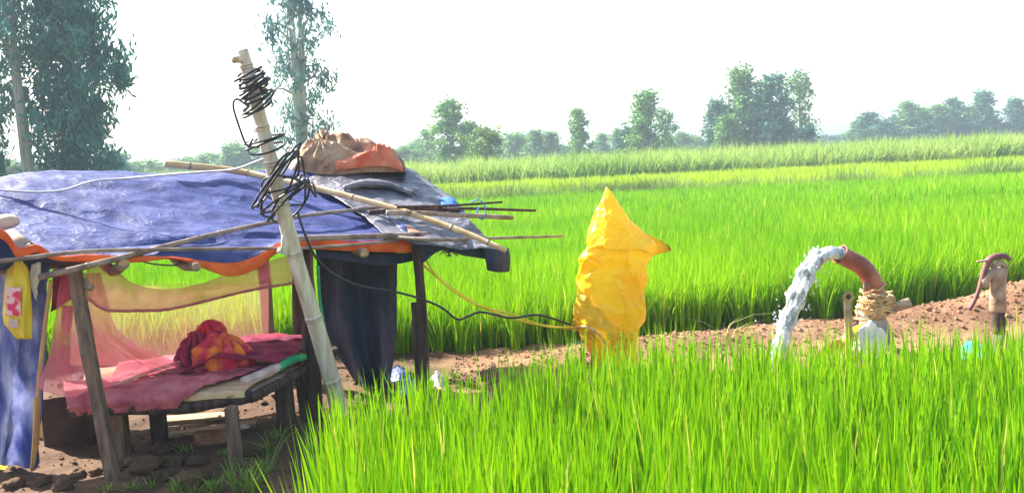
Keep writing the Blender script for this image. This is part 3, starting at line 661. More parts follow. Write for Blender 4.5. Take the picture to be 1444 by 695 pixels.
pole([PR(560,294,.13), PR(610,295,.13), PY(660,294,7.75), PY(755,297,8.1)], 0.017, 0.012, woodd_m, 'dark thin pole with blue string, jutting past the black tarp')
pole([PR(545,300,.12), PR(600,301,.12), PY(660,304,7.55), PY(723,307,7.8)], 0.022, 0.020, greyb_m, 'thick blunt brown pole jutting past the black tarp')
pole([PR(560,292,.17), PR(610,291,.17), PY(650,289,7.9), PY(708,285,8.15)], 0.013, 0.010, woodd_m, 'short dark uppermost pole jutting past the black tarp')
pole([PR(520,300,.09), PR(570,296,.10), PR(650,296,.14)], 0.02, 0.018, woodd_m, 'dark stick lying on the black tarp under the tan bamboo')
# blue string and plastic tied round the jutting poles
o = patch('blue_rag', [[PR(620,279,.03), PR(632,276,.03), PR(642,281,.0)], [PR(622,286,.05), PR(636,285,.05), PR(650,290,.01)], [PR(626,294,.04), PR(640,297,.03), PR(654,299,.0)]], 16, 16, mk('blue_rag', (.02,.10,.42), (.06,.2,.6), bump=.3), None, lambda a, b, p: .015*ridge(p, 7, 2), .003); setp(o, 'small bright blue plastic patch on the edge of the black tarp', 'rag')
o = MB().tube(spline([PY(664,285,7.72), PY(676,282,7.7), PY(683,290,7.68), PY(684,305,7.62), PY(678,309,7.6), PY(672,300,7.62), PY(676,292,7.7)], 26), 0.006, 5).build('blue_string', bluep_m)
setp(o, 'thin blue string looped round the jutting poles', 'string')
kn = empty('cord_knot', PY(634,352,7.25), 'frayed brown cord knot lashing the poles at the shelter corner', 'knot')
for i in range(14):
    c0 = PY(632+random.uniform(-10,12), 348+random.uniform(-6,6), 7.22)
    MB().tube(spline([c0+Vector([random.uniform(-.06,.06) for _ in range(3)]) for _ in range(4)], 10), 0.005, 5).build('strand', (straw_m, woodd_m)[i % 2], kn)

# ------------------------------------------------------------------ leaning bamboo pole with cables
bp_pts = [(486,606,6.62),(478,575,6.60),(462,515,6.53),(440,440,6.44),(417,365,6.36),(400,300,6.28),(384,235,6.2),(370,180,6.15),(355,120,6.1),(341,70,6.05)]
bpole = empty('bamboo_pole', GP(486,604), 'pale leaning bamboo pole rising in front of the shelter, wound with cables', 'pole')
bpth = spline([PY(*p) for p in bp_pts], 60)
zs = bpth[:, 2]
def brad(i): return (0.070-0.030*i/59)
MB().tube(bpth, [brad(i) for i in range(60)], 14).build('culm', bamb_m, bpole)
for k in (5, 11, 19, 27, 34, 40, 46, 51, 56):
    a = Vector(bpth[k]); d = (Vector(bpth[k+1])-a).normalized(); r = brad(k)
    MB().tube([a-d*0.03, a-d*0.008, a+d*0.004, a+d*0.022], [r*0.99, r*1.10, r*1.07, r*0.99], 14).build('node_ring', bamb_m, bpole)
    MB().tube([a-d*0.004, a+d*0.004], [r*1.095]*2, 14).build('node_scar', bnode_m, bpole)
a = Vector(bpth[57]); MB().tube([a, PY(333,84,6.0), PY(330,85,5.98)], [0.025,0.023,0.024], 9).build('branch_stub', bamb_m, bpole)
MB().tube([PY(332,84.5,5.98), PY(329.5,85,5.96)], 0.021, 9).build('stub_end', cutw_m, bpole)
a = Vector(bpth[31]); MB().tube([a, PY(402,360,6.30), PY(393,352,6.27)], [0.035,0.032,0.026], 9).build('branch_stub', bamb_m, bpole)
def pole_at(v):
    t = np.interp(v, [p[1] for p in bp_pts][::-1], np.arange(len(bp_pts))[::-1]); i = int(min(t, len(bp_pts)-2)); f = t-i
    a, b = bp_pts[i], bp_pts[i+1]; return PY(a[0]+(b[0]-a[0])*f, v, a[2]+(b[2]-a[2])*f)
def coil(v0, v1, loops, r0, r1, label, offx=0.0, seed=1, tiltm=0.5, rad=0.0075, ecc=1.0, hang=0.0, strands=1, tilt=(0.3, 0.25)):
    rr = random.Random(seed); root = empty('cable_coil', pole_at((v0+v1)/2), label, 'cable', None)
    for k in range(strands):
        pts = []; ph = rr.uniform(0, 6); n = loops*10
        tx, ty = tilt[0], tilt[1]
        for i in range(n):
            if i % 10 == 0:
                tx = tilt[0]+rr.uniform(-tiltm, tiltm); ty = tilt[1]+rr.uniform(-tiltm, tiltm); R_ = rr.uniform(r0, r1); vv = v0+(v1-v0)*(i/n)+rr.uniform(-4, 4); ox = rr.uniform(0, offx)
            if i == 0: cR, cv, co = R_, vv, ox
            cR += (R_-cR)*0.12; cv += (vv-cv)*0.10; co += (ox-co)*0.12
            an = ph + i*2*math.pi/10; c = pole_at(cv)
            x = math.cos(an)*cR; y = math.sin(an)*cR*ecc
            pts.append(c + Vector((x+co, y-0.02, x*tx + y*ty - hang*cR*0.5*(1-math.cos(an)))))
        MB().tube(spline(pts, n*3), rad, 6).build('cable_strand', cable_m, root)
    return root
coil(104, 158, 13, 0.055, 0.115, 'tight bunch of black cable wound round the top of the bamboo pole', 0.03, 3, 0.28, 0.0080, 1.0, 0, 1, (0.45, 0.3))
coil(200, 222, 3, 0.10, 0.14, 'two loose black cable loops round the middle of the bamboo pole', 0.0, 9, 0.2, 0.0080, 0.8, 0, 1, (0.25, 0.35))
coil(240, 292, 9, 0.11, 0.19, 'large untidy tangle of black cable hanging on the bamboo pole above the eave', 0.11, 14, 1.1, 0.0080, 0.7, 0.5, 1, (0.5, -0.3))
o = MB().tube(spline([PY(350,150,6.0), PY(334,140,5.98), PY(329,150,5.97), PY(336,175,5.98), PY(348,205,6.0), PY(357,196,6.02)], 40), 0.0075, 6).build('cable', cable_m)
setp(o, 'single black cable drooping between the top bunch and the middle loops', 'cable')
run = [PY(420,300,6.2), PY(428,325,6.2), PY(445,362,6.25), PY(470,386,6.35), PY(505,402,6.5), PY(555,411,6.7), PY(590,420,6.8), PY(622,433,6.95), PY(645,450,7.05), PY(662,445,7.1), PY(680,440,7.15), PY(720,448,7.2), PY(760,444,7.28), PY(800,456,7.35), PY(822,462,7.42)]
setp(MB().tube(spline(run, 120), 0.0095, 7).build('cable', cable_m), 'wavy black cable running from the bamboo pole to the yellow sack', 'cable')
run = [PY(590,368,7.15), PY(610,385,7.12), PY(640,408,7.15), PY(675,430,7.2), PY(715,446,7.28), PY(760,458,7.36), PY(816,464,7.44)]
setp(MB().tube(spline(run, 60), 0.010, 6).build('cord', yelw_m), 'yellow cord stretched from the shelter corner post to the yellow sack', 'cord')
run = [PY(598,362,7.15), PY(615,388,7.10), PY(645,414,7.12), PY(680,432,7.18), PY(720,442,7.28), PY(770,460,7.36), PY(816,461,7.43)]
setp(MB().tube(spline(run, 60), 0.008, 6).build('cord', yelw_m), 'thinner yellow cord crossing over the other one towards the sack', 'cord')
run = [PY(-120,258,6.6), PY(-60,262,6.6), PY(0,268,6.6), PY(50,271,6.6), PY(90,268,6.6), PY(130,256,6.6), PY(175,252,6.6), PY(230,247,6.5), PY(280,243,6.4), PY(330,239,6.3), PY(362,228,6.2), PY(378,222,6.15)]
setp(MB().tube(spline(run, 90), 0.0085, 6).build('wire', greyc_m), 'pale grey wire sagging over the blue roof to the bamboo pole', 'wire')
setp(MB().tube(spline([PY(448,375,6.5), PY(452,430,6.6), PY(462,480,6.7), PY(474,520,6.8)], 20), 0.012, 6).build('green_cord', greenr_m), 'thin green strip hanging behind the bamboo pole', 'cord')

# ------------------------------------------------------------------ bed with bedding and net
FL, FR, BR, BL = Vector((-2.92,5.72,.45)), Vector((-1.80,5.87,.45)), Vector((-1.50,7.2,.45)), Vector((-3.35,6.7,.45))
bed = empty('wooden_bed', (FL+BR)/2*1.0 - Vector((0,0,.45)), 'rough wooden plank bed with a straw mat inside the shelter', 'bed')
def bi(a, b, z=0): return (FL.lerp(FR, a)).lerp(BL.lerp(BR, a), b) + Vector((0, 0, z))
for i in range(9):
    a = (i+0.5)/9; p, q = bi(a, 0.0, -0.03), bi(a, 1.0, -0.03)
    w_ = (bi((i+1)/9, .5)-bi(i/9, .5)).length*0.94
    d = (q-p); R = Matrix(((d.normalized().cross(Vector((0,0,1)))), d.normalized(), (0,0,1))).transposed()
    bev(MB().box((p+q)/2, (w_, d.length, 0.022), R, 0.004).build('plank', plank_m, bed, False), 0.003)
rail = [bi(-0.03,-0.02,-.055), bi(.3,-.03,-.06), bi(.6,-.02,-.085), bi(.85,-.02,-.06), bi(1.0,.0,-.05)]
MB().tube(spline(rail, 24), 0.042, 9, jit=0.12).build('front_rail', woodd_m, bed)
MB().tube(spline([bi(1.02,-.03,-.05), bi(1.01,.4,-.055), bi(1.0,1.02,-.045)], 16), 0.038, 9, jit=0.12).build('side_rail', woodd_m, bed)
MB().tube(spline([bi(-.02,0,-.06), bi(-.02,1.02,-.06)], 12), 0.035, 9, jit=0.1).build('side_rail', woodd_m, bed)
MB().tube(spline([bi(-.02,1.0,-.06), bi(1.0,1.0,-.06)], 12), 0.035, 9, jit=0.1).build('back_rail', woodd_m, bed)
for (u, v, wd_, dp, m, lz) in ((333,655,.058,.03,wood_m,.40), (172,646,.055,.05,wood_m,.38), (226,622,.06,.04,woodd_m,.38), (405,604,.085,.05,woodd_m,.38)):
    p = GP(u, v); MB().tube([down(p), p+Vector((0,0,.15)), Vector((p.x-0.005, p.y+.005, lz))], [1,.98,.95], 8, sq=(wd_, dp), jit=0.03).build('leg', m, bed, False)
p = bi(0.05, 0.95); MB().tube([Vector((p.x,p.y,-.06)), Vector((p.x,p.y,.39))], 0.05, 8).build('leg', woodd_m, bed)
patch('straw_mat', [[bi(a, b, 0.012 - (0.05 if b < 0 else 0)) for a in (0.02,.3,.6,.98)] for b in (-0.045, 0.02, .5, .98)], 40, 40, mat_m, bed, lambda a, b, p: 0.012*fbm(p, 6), 0.008)
# pink cover over the left of the bed front
c = [[bi(a*k, b, z) for a in (-.05,.2,.42,.62,.74)] for b, z, k in ((.45,.06,1.2), (.3,.07,1.2), (.12,.075,1.12), (0.0,.07,1.0), (-0.085,.01,.9), (-0.08,-.075,.8))]
pk = patch('pink_cover', c, 60, 90, mk('pink_cover', (0.36,0.06,0.09), (0.60,0.18,0.20), scale=7, rough=0.9, bump=0.4), None, lambda a, b, p: 0.030*ridge((p.x+p.y*.6, p.y, p.z), 5, 3)*min(1, .3+a*2) + .012*ridge(p, 14, 2), 0.006)
setp(pk, 'dusty pink cover bunched over the front edge of the bed', 'cover')
cb = empty('cloth_bundle', PY(302,540,6.4), 'crumpled red and orange printed cloth bundle on the bed', 'cloth')
def cloth_lump(u, v, Y, sz, m, name, seed):
    c = PY(u, v, Y); rows = []
    for f in np.linspace(0, 1, 7):
        rows.append([c + Vector((sz[0]*math.cos(2*math.pi*k/12)*(0.12+0.95*math.sin(f*1.6)), sz[1]*math.sin(2*math.pi*k/12)*(0.12+0.95*math.sin(f*1.6)), sz[2]*(math.cos(f*math.pi*0.8)))) for k in range(13)])
    return patch(name, rows, 50, 150, m, cb, lambda a, b, p: 0.05*ridge((p.x*1.0+p.z*1.3, p.y+seed, p.z*0.5), 4.2, 2)*min(1, a*4) + 0.03*fbm(p+Vector((seed,0,0)), 5) + 0.026*min(1, a*3)*(1-2*abs(math.sin(b*34+seed+2.5*noise.noise(p*5)))), 0.006)
cloth_lump(275, 500, 6.42, (0.14,0.15,0.18), blank_m, 'dark_fold', 2)
cloth_lump(312, 503, 6.40, (0.24,0.19,0.19), quilt_m, 'printed_fold', 5)
cloth_lump(298, 492, 6.52, (0.17,0.16,0.22), quilt_m, 'top_fold', 9)
patch_c = [[bi(a, b, z) for a, z in ((.5,.05), (.68,.14), (.85,.11), (.99,.07))] for b in (.30,.52,.75,.95)]
setp(patch('blanket', patch_c, 40, 40, blank_m, None, lambda a, b, p: 0.035*ridge(p, 4, 3), 0.01), 'dark maroon blanket spread at the back of the bed', 'blanket')
setp(patch('blanket', [[bi(a, b, z) for a, z in ((.15,.03), (.4,.05), (.62,.06))] for b in (.35,.6,.9)], 30, 30, MATS['pink_cover'], None, lambda a, b, p: 0.03*ridge(p, 4, 3), 0.01), 'faded pink sheet lying rumpled behind the cloth bundle', 'sheet')
mr = empty('rolled_mat', PY(388,527,6.2), 'rolled mat, pale at one end and green at the other, on the bed edge', 'mat')
MB().tube(spline([PY(344,538,5.98), PY(368,528,6.15), PY(392,517,6.32)], 14), 0.034, 10, jit=0.06).build('pale_end', whiter_m, mr)
MB().tube(spline([PY(390,518,6.31), PY(412,507,6.45), PY(430,503,6.56)], 10), [0.036,0.034,0.032,0.03,0.028,0.028,0.028,0.027,0.027,0.027], 10, jit=0.06).build('green_end', greenr_m, mr)
setp(MB().tube(spline([PY(382,497,6.75), PY(400,503,6.6), PY(428,492,6.7)], 12), 0.022, 8).build('cloth_strip', greenr_m), 'narrow green cloth strip beside the maroon blanket', 'cloth')
setp(MB().tube(spline([PY(150,548,5.9), PY(200,528,6.1), PY(260,508,6.35)], 12), 0.014, 8).build('bed_stick', mk('pinkwood', (.6,.3,.25), (.72,.42,.34))), 'thin pinkish stick lying across the bed towards the bundle', 'stick')
# mosquito net: front swag, hanging left side, thin back sheet
net = empty('mosquito_net', bi(.4,.5), 'pink see-through mosquito net tied up in a swag over the bed', 'net')
sw_t = [(122,376),(150,371),(182,397),(225,409),(277,404),(320,388),(370,372),(412,360)]
sw_b = [(125,420),(150,436),(195,437),(240,435),(300,421),(350,409),(390,402),(416,398)]
rows = []
for k in (0, .3, .6, .85, 1):
    rows.append([PF(a[0]+(b[0]-a[0])*k, a[1]+(b[1]-a[1])*k, 0.14+0.10*math.sin(k*math.pi)) for a, b in zip(sw_t, sw_b)])
patch('swag', rows, 30, 80, pink_m, net, lambda a, b, p: 0.02*ridge((p.x, p.y, p.z*4), 2.5, 2), 0)
MB().tube(spline([PF(u, v+1, 0.13) for u, v in sw_b], 60), 0.010, 6, jit=0.3).build('swag_hem', MATS['pink_cover'], net)
rows = []
for f, xa, xb, y in ((0,88,140,385), (.2,82,150,420), (.45,76,170,465), (.7,68,225,505), (.88,58,300,530), (1,54,345,548)):
    rw = []
    for j in range(13):
        k = j/12; rw.append(PF(xa+(xb-xa)*k, y+(14*math.sin(k*9)+(-14*k if f > .6 else 0))*f, 0.10+0.05*math.sin(k*17+f*2)*(1-.3*f)+0.35*k*f))
    rows.append(rw)
patch('hanging_side', rows, 50, 90, pink_m, net, lambda a, b, p: 0.02*ridge((p.x*3, p.y*3, p.z*0.6), 2.5, 2), 0)
rows = [[PF(u, v, 0.9+0.05*math.sin(u*.1)) for u in (100,150,200,250,300,350,380)] for v in (400,440,480,515)]
patch('back_sheet', rows, 20, 50, pinkb_m, net, lambda a, b, p: 0.02*ridge((p.x*3, p.y*3, p.z*0.5), 2.2, 2), 0)
setp(patch('paper_flag', [[PY(88,430,5.85), PY(104,432,5.87)], [PY(86,458,5.83), PY(100,466,5.87)], [PY(90,470,5.85), PY(93,472,5.86)]], 8, 6, whiter_m, None, lambda a, b, p: .01*fbm(p, 8), 0.002), 'small pale pink rag caught on the net', 'rag')
# things on the left eave corner
setp(lump('round_stone', PY(7,313,5.75), (0.085,0.08,0.05), mk('tan_clay', (.5,.32,.22), (.68,.48,.35), scale=5, rough=.8, bump=.2), None, 2, 0.08, 1.2), 'smooth rounded tan lump weighing down the blue tarp corner', 'stone')
lg = empty('log_piece', PY(30,345,5.55), 'short cut log resting at the eave corner over the orange hem', 'log')
MB().tube([PY(14,333,5.62), PY(40,351,5.5)], [0.05,0.046], 10, jit=0.06).build('log_body', cutw_m, lg)
MB().tube(spline([PY(34,360,5.47), PY(38,347,5.45), PY(46,345,5.45), PY(49,352,5.48)], 10), 0.008, 6).build('tie', cable_m, lg)
pk = empty('yellow_packet', PY(25,472,5.45), 'yellow plastic packet with red print hanging at the eave corner', 'packet')
rows = []
for f, xa, xb, y in ((0,14,34,368), (.15,8,42,382), (.5,3,46,420), (.8,5,46,455), (1,22,44,478)):
    rows.append([PY(xa+(xb-xa)*k, y, 5.44-0.05*math.sin(k*math.pi)+0.015*math.sin(k*12+f*4)) for k in np.linspace(0, 1, 7)])
pb = patch('packet_bag', rows, 40, 26, pack_m, pk, lambda a, b, p: 0.012*ridge((p.x*2, p.y, p.z*.8), 5, 3), 0.003)
rows = [[PY(u, v, 5.375) for u in (8,18,29)] for v in (405,425,445)]
patch('red_print', rows, 12, 12, packp_m, pb, lambda a, b, p: 0.004*fbm(p, 5), 0.002)
rows = [[PY(u, v, 5.38) for u in (12,18,25)] for v in (450,456,462)]
patch('pale_print', rows, 8, 8, whiter_m, pb, lambda a, b, p: 0.004*fbm(p, 5), 0.002)
setp(patch('white_plastic', [[PY(44,366,5.5), PY(54,368,5.5), PY(60,366,5.52)], [PY(42,392,5.48), PY(52,394,5.5), PY(58,388,5.52)], [PY(46,420,5.5), PY(52,424,5.5), PY(55,415,5.52)]], 20, 14, clothw_m, None, lambda a, b, p: .02*ridge(p, 7, 3), .002), 'crumpled white plastic hanging beside the yellow packet', 'plastic')

# ------------------------------------------------------------------ ground clutter
def block(name, u, v, sz, rz, m, label, cat, tilt=0.0, zoff=0):
    p = GP(u, v); R = Matrix.Rotation(rz, 3, 'Z') @ Matrix.Rotation(tilt, 3, 'Y')
    o = MB().box((p.x, p.y, p.z+sz[2]/2-0.012+zoff), sz, R, min(sz)*0.08).build(name, m, None, False); bev(o, 0.006); return setp(o, label, cat)
block('loose_plank', 280, 592, (0.50,0.16,0.045), 0.15, plank_m, 'weathered plank lying under the bed on the earth', 'plank', 0.02)
block('loose_plank', 300, 606, (0.62,0.12,0.03), 0.32, plank_m, 'long thin board in front of the plank under the bed', 'plank')
block('loose_brick', 298, 622, (0.22,0.11,0.085), 0.2, brick_m, 'dark reddish brick beside the bed leg', 'brick')
block('loose_brick', 292, 560, (0.20,0.10,0.07), 0.6, brick_m, 'reddish brick lying behind the planks', 'brick')
o = block('leaning_board', 100, 625, (0.34,0.03,0.36), 0.35, card_m, 'brown board standing in the shade beneath the bed head', 'board')
o = block('leaning_board', 66, 618, (0.20,0.03,0.18), -0.5, oboard_m, 'tan scrap of board beside the hanging blue tarp', 'board')
clods = [(205,662,.085),(243,657,.06),(228,640,.06),(190,655,.05),(268,684,.075),(295,676,.06),(110,672,.04),(135,668,.035),(60,682,.04),(310,662,.035),(275,655,.05),(88,690,.045),(225,676,.05),(350,640,.04),(20,688,.05)]
for i, (u, v, r) in enumerate(clods):
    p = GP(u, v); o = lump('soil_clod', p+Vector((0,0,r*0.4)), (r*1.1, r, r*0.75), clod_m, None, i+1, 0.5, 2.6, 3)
    setp(o, {0: 'largest rough brown clod of earth beside the front post'}.get(i, 'loose brown clod of earth in front of the bed'), 'clod', None if i == 0 else 'clods of earth in front of the bed')
# fine soil crumbs over bund and yard
import bmesh
CV = []; CF = []
bm = bmesh.new(); bmesh.ops.create_icosphere(bm, subdivisions=1, radius=1); ico = [v.co.copy() for v in bm.verts]; icf = [tuple(v.index for v in f.verts) for f in bm.faces]; bm.free()
for i in range(7000):
    if i < 5200:
        x = random.uniform(-0.6, 7.5); y = bund_y(x) + random.gauss(0, 0.42)
    else:
        x = random.uniform(-4.6, -0.9); y = random.uniform(4.7, 8.2)
    r = min(0.035, 0.006 + random.expovariate(170)); b = len(CV); c = Vector((x, y, ground_z(x, y)+r*0.1))
    R = Matrix.Rotation(random.uniform(0, 6), 3, 'Z'); s3 = [random.uniform(.7, 1.2) for _ in range(3)]
    for v in ico:
        q = R @ Vector((v.x*s3[0], v.y*s3[1], v.z*s3[2]*.8)); CV.append(c + q*r*random.uniform(.65, 1.25))
    CF += [tuple(b+k for k in f) for f in icf]
me = bpy.data.meshes.new('soil_crumbs'); me.from_pydata([tuple(v) for v in CV], [], CF); me.update()
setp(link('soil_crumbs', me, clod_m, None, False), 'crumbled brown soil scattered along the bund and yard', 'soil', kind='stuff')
# plastic litter near the right post
def litter(name, pts, m, label, amp=0.03):
    o = patch(name, pts, 22, 22, m, None, lambda a, b, p: amp*ridge(p, 6, 3)+0.4*amp, 0.003); return setp(o, label, 'plastic bag')
def gq(u, v, dz): p = GP(u, v); return p + Vector((0, 0, dz))
litter('plastic_bag', [[gq(546,528,.03), gq(562,524,.10), gq(580,526,.03)], [gq(548,536,.05), gq(564,534,.12), gq(582,536,.06)], [gq(552,544,.01), gq(566,545,.02), gq(580,544,.01)]], blued_m, 'crumpled navy plastic bag at the foot of the dark curtain')
litter('plastic_bag', [[gq(556,546,.02), gq(574,544,.08), gq(594,542,.05)], [gq(556,551,.04), gq(575,550,.10), gq(594,550,.06)], [gq(558,556,.01), gq(575,558,.01), gq(592,557,.01)]], bluep_m, 'bright blue plastic bag lying beside the corner post')
litter('plastic_bag', [[gq(604,534,.02), gq(616,530,.07), gq(630,534,.03)], [gq(604,540,.03), gq(617,540,.08), gq(632,542,.03)], [gq(606,546,.0), gq(618,548,.01), gq(630,548,.01)]], clothw_m, 'crumpled white plastic bag beyond the corner post')
litter('plastic_bag', [[gq(584,540,.04), gq(596,536,.10), gq(606,540,.04)], [gq(586,548,.04), gq(597,548,.08), gq(606,548,.03)]], sack_m, 'pinkish brown rag lying against the corner post', 0.02)
setp(lump('plastic_scrap', GP(344,605)+Vector((0,0,.02)), (.04,.03,.015), clothw_m, None, 3, .3), 'tiny white scrap on the dark earth by the bed leg', 'scrap')
litter('plastic_bag', [[gq(-30,648,.02), gq(-8,650,.05), gq(14,655,.02)], [gq(-30,660,.02), gq(-8,664,.03), gq(12,662,.01)]], yelp_m, 'flattened yellow bag under the hanging blue tarp', 0.015)
# weeds and dry stalks
def tuft(u, v, n, h, m, label, name='weed_tuft', group=None, bend=(.2, 1.0), w=.012, sp=.028):
    p = GP(u, v); az = rng.uniform(0, 6.28, n); r = np.abs(rng.normal(0, sp, n))
    B = np.stack([p.x+np.cos(az)*r, p.y+np.sin(az)*r, np.full(n, p.z-.01)], 1)
    o = blades(name, B, rng.uniform(.5, 1.1, n)*h, np.full(n, w), rng.uniform(*bend, n), 3, az, None, m); return setp(o, label, 'weed', group)
gw = 'green weed tufts on the bare earth'
for u, v, n, h in ((188,692,26,.10),(215,688,20,.09),(262,636,16,.10),(300,694,30,.14),(330,688,34,.2),(352,692,34,.22),(250,690,22,.12),(150,690,14,.07),(372,664,30,.2),(275,694,20,.1),(318,640,14,.07),(380,640,30,.2),(230,650,10,.07),(395,620,24,.16)):
    tuft(u, v, n, h, weed_m, 'small green weed tuft on the bare earth before the bed', group=gw)
for u, v in ((640,532),(690,530),(580,530),(520,548),(560,566),(500,570),(660,545)):
    tuft(u, v, 18, .12, weed_m, 'low green tuft on the bund beside the shelter', group='tufts on the bund by the shelter')
for u, v, h in ((1020,482,.5),(1290,438,.5)):
    tuft(u, v-6, 6, h, dry_m, 'thin arching dry grass stalks at the foot of the rice', 'dry_stalks', 'dry stalks at the edge of the rice', (.7, 1.5), .010, .08)
# ------------------------------------------------------------------ yellow sack on its stakes
SY = 7.45
prof = [(264,855,857,.01),(278,849,866,.06),(298,841,880,.13),(322,832,898,.20),(344,825,914,.24),(353,822,918,.235),(364,818,917,.225),(380,815,915,.22),(402,812,914,.22),
        (426,812,911,.22),(446,813,908,.22),(460,811,905,.21),(470,817,902,.19),(484,826,900,.19),(500,831,898,.18),(520,835,896,.18)]
nA = 15; sr = random.Random(21); KC = []
lv = spline([(a, b, c) for a, b, c, d in prof], 21); dv = np.interp(np.linspace(0, len(prof)-1, 21), range(len(prof)), [p[3] for p in prof])
for i, (v, ul, ur) in enumerate(lv):            # coarse crumpled skin: straight creases between random knots
    row = []
    g = min(1, (v-262)/40)
    for j in range(nA):
        an = 2*math.pi*(j + (sr.uniform(-.3, .3) if 0 < i < 20 else 0) + 0.5*(i % 2))/nA
        cx = math.copysign(abs(math.cos(an))**.7, math.cos(an)); cy = math.copysign(abs(math.sin(an))**.7, math.sin(an))
        k = 1 + g*sr.uniform(-.12, .09)*(1.6 if v > 440 else 1.0)
        row.append(PY((ul+ur)/2 + (ur-ul)/2*cx*k, v + g*sr.uniform(-5, 5), SY + dv[i]*cy*k))
    KC.append(row)
nS = 90; nV = 141; V = []; F = []
for i in range(nV):
    fi = i/(nV-1)*20; i0 = min(int(fi), 19); a_ = fi-i0
    for j in range(nS):
        fj = j/nS*nA; j0 = int(fj); b_ = fj-j0; j1 = (j0+1) % nA
        A, B, C_, D_ = KC[i0][j0], KC[i0][j1], KC[i0+1][j0], KC[i0+1][j1]
        if (i0*7+j0*3) % 2: p = A+(B-A)*b_+(D_-B)*a_ if b_ > a_ else A+(C_-A)*a_+(D_-C_)*b_
        else: p = A+(B-A)*b_+(C_-A)*a_ if a_+b_ < 1 else D_+(C_-D_)*(1-b_)+(B-D_)*(1-a_)
        V.append(np.array(p))
V = np.array(V).reshape(nV, nS, 3)
for _ in range(1):                              # soften the creases a little
    W_ = (np.roll(V, 1, 1)+np.roll(V, -1, 1)+np.vstack([V[:1], V[:-1]])+np.vstack([V[1:], V[-1:]]))/4; W_[0] = V[0]; V = W_
vv_ = np.linspace(0, len(prof)-1, nV); pv_ = np.interp(vv_, range(len(prof)), [p[0] for p in prof])
for i in range(nV):
    bm_ = max(0, 1-(352-pv_[i])/34)**1.3 if pv_[i] < 352 else math.exp(-((pv_[i]-352)/6.0)**2); c0 = V[i].mean(0)
    for j in range(nS):
        d = V[i, j]-c0; rx = d[0]/max(.02, np.abs(V[i, :, 0]-c0[0]).max())
        V[i, j, 0] += 0.165*bm_*max(0, rx)**2.2; V[i, j, 1] *= 1
        if rx > 0: V[i, j, 1] = c0[1] + d[1]*(1-0.8*bm_*rx**2.5)
        if d[1] < 0: V[i, j, 1] -= 0.05*bm_*min(1, max(0, (rx+.4)/.4))*max(0, 1-max(0, rx)**3)
        p = Vector(V[i, j]); V[i, j, 1] += 0.014*ridge((p.x+p.z*.6, p.y, p.z*.7-p.x*.5), 6, 3); V[i, j, 0] += 0.008*ridge(p, 8, 2)
V = V.reshape(-1, 3)
for i in range(nV-1):
    for j in range(nS): F.append((i*nS+j, i*nS+(j+1) % nS, (i+1)*nS+(j+1) % nS, (i+1)*nS+j))
F.append(tuple(range(nS))[::-1])
ys = empty('yellow_sack', PZ(868, 520, 0.02), 'bright yellow orange plastic sack pulled over stakes, peaked at the top', 'sack')
me = bpy.data.meshes.new('sack_cover'); me.from_pydata([tuple(v) for v in V], [], F); me.update()
o = link('sack_cover', me, yel_m, ys)
# gathered, tied lower skirt
c = [[PY(812,415,SY-.18), PY(828,418,SY-.25), PY(842,430,SY-.25)], [PY(808,440,SY-.20), PY(835,448,SY-.30), PY(868,462,SY-.26)],
     [PY(810,462,SY-.20), PY(838,468,SY-.32), PY(896,474,SY-.22)], [PY(824,478,SY-.19), PY(852,490,SY-.28), PY(884,494,SY-.21)]]
patch('tied_skirt', c, 44, 44, yel_m, ys, lambda a, b, p: .028*ridge((p.x*1.2-p.z*1.5, p.y, p.z*.5+p.x), 4.2, 3), .004)
MB().tube(spline([PY(812,463,SY-.16), PY(822,460,SY-.30), PY(838,466,SY-.36), PY(850,478,SY-.36), PY(856,490,SY-.33), PY(850,496,SY-.32)], 30), 0.010, 6).build('tie_cord', straw_m, ys)
for i in range(9):
    a = PY(814+random.uniform(-3,6), 455+random.uniform(-6,12), SY-.18)
    MB().tube([a, a+Vector((random.uniform(-.06,-.01), -.02, random.uniform(-.04,.03)))], [.006,.003], 5).build('frayed_end', yel_m, ys)
def mark(u, v, w_, h_): 
    return [[PY(u+w_*a, v+h_*b, SY-.245+.0) for a in (0,.5,1)] for b in (0,.5,1)]
for u, v in ((838,503),(884,500)):
    b = GP(u, v+32); MB().tube([Vector((b.x, SY, -.08)), Vector((PY(862,400,SY).x+(b.x-PY(862,400,SY).x)*.6, SY, 0.95))], 0.035, 9, jit=.06).build('stake', wood_m, ys)
b = GP(884, 520); setp(lump('grey_stone', b+Vector((0,0,.06)), (.10,.08,.09), mk('grey_rock', (.2,.19,.19), (.36,.33,.31), scale=6, rough=.9, bump=.5), None, 6, .25), 'grey stone at the foot of the yellow sack', 'stone')

# ------------------------------------------------------------------ pump outlet with running water
PYD = 7.3
po = empty('pump_outlet', GP(1240, 522), 'rust red bent outlet pipe lashed with straw rope, pouring water', 'pump')
bendp = [PY(1184,358,PYD-.02), PY(1196,365,PYD), PY(1213,374,PYD), PY(1225,387,PYD), PY(1232,402,PYD), PY(1235,420,PYD)]
bth = spline(bendp, 34)
MB().tube(bth, [0.083]*2+[0.075]*32, 22, cap=False).build('bend_pipe', rust_m, po).modifiers.new('wall', 'SOLIDIFY').thickness = 0.008
a = Vector(bth[0]); d = (Vector(bth[1])-a).normalized()
MB().tube([PY(1222,409,PYD-.08), PY(1222,401,PYD-.095), PY(1222,399,PYD-.09)], [.028,.028,.02], 10).build('bolt_lug', iron_m, po)
MB().tube([PY(1235,412,PYD), PY(1235,432,PYD), PY(1235,449,PYD)], [.082,.088,.08], 18).build('joint_collar', iron_m, po)
MB().tube(spline([PY(1235,440,PYD), PY(1244,465,PYD+.02), PY(1252,490,PYD+.04), PY(1258,530,PYD+.06)], 14), 0.062, 16).build('lower_pipe', greyp_m, po)
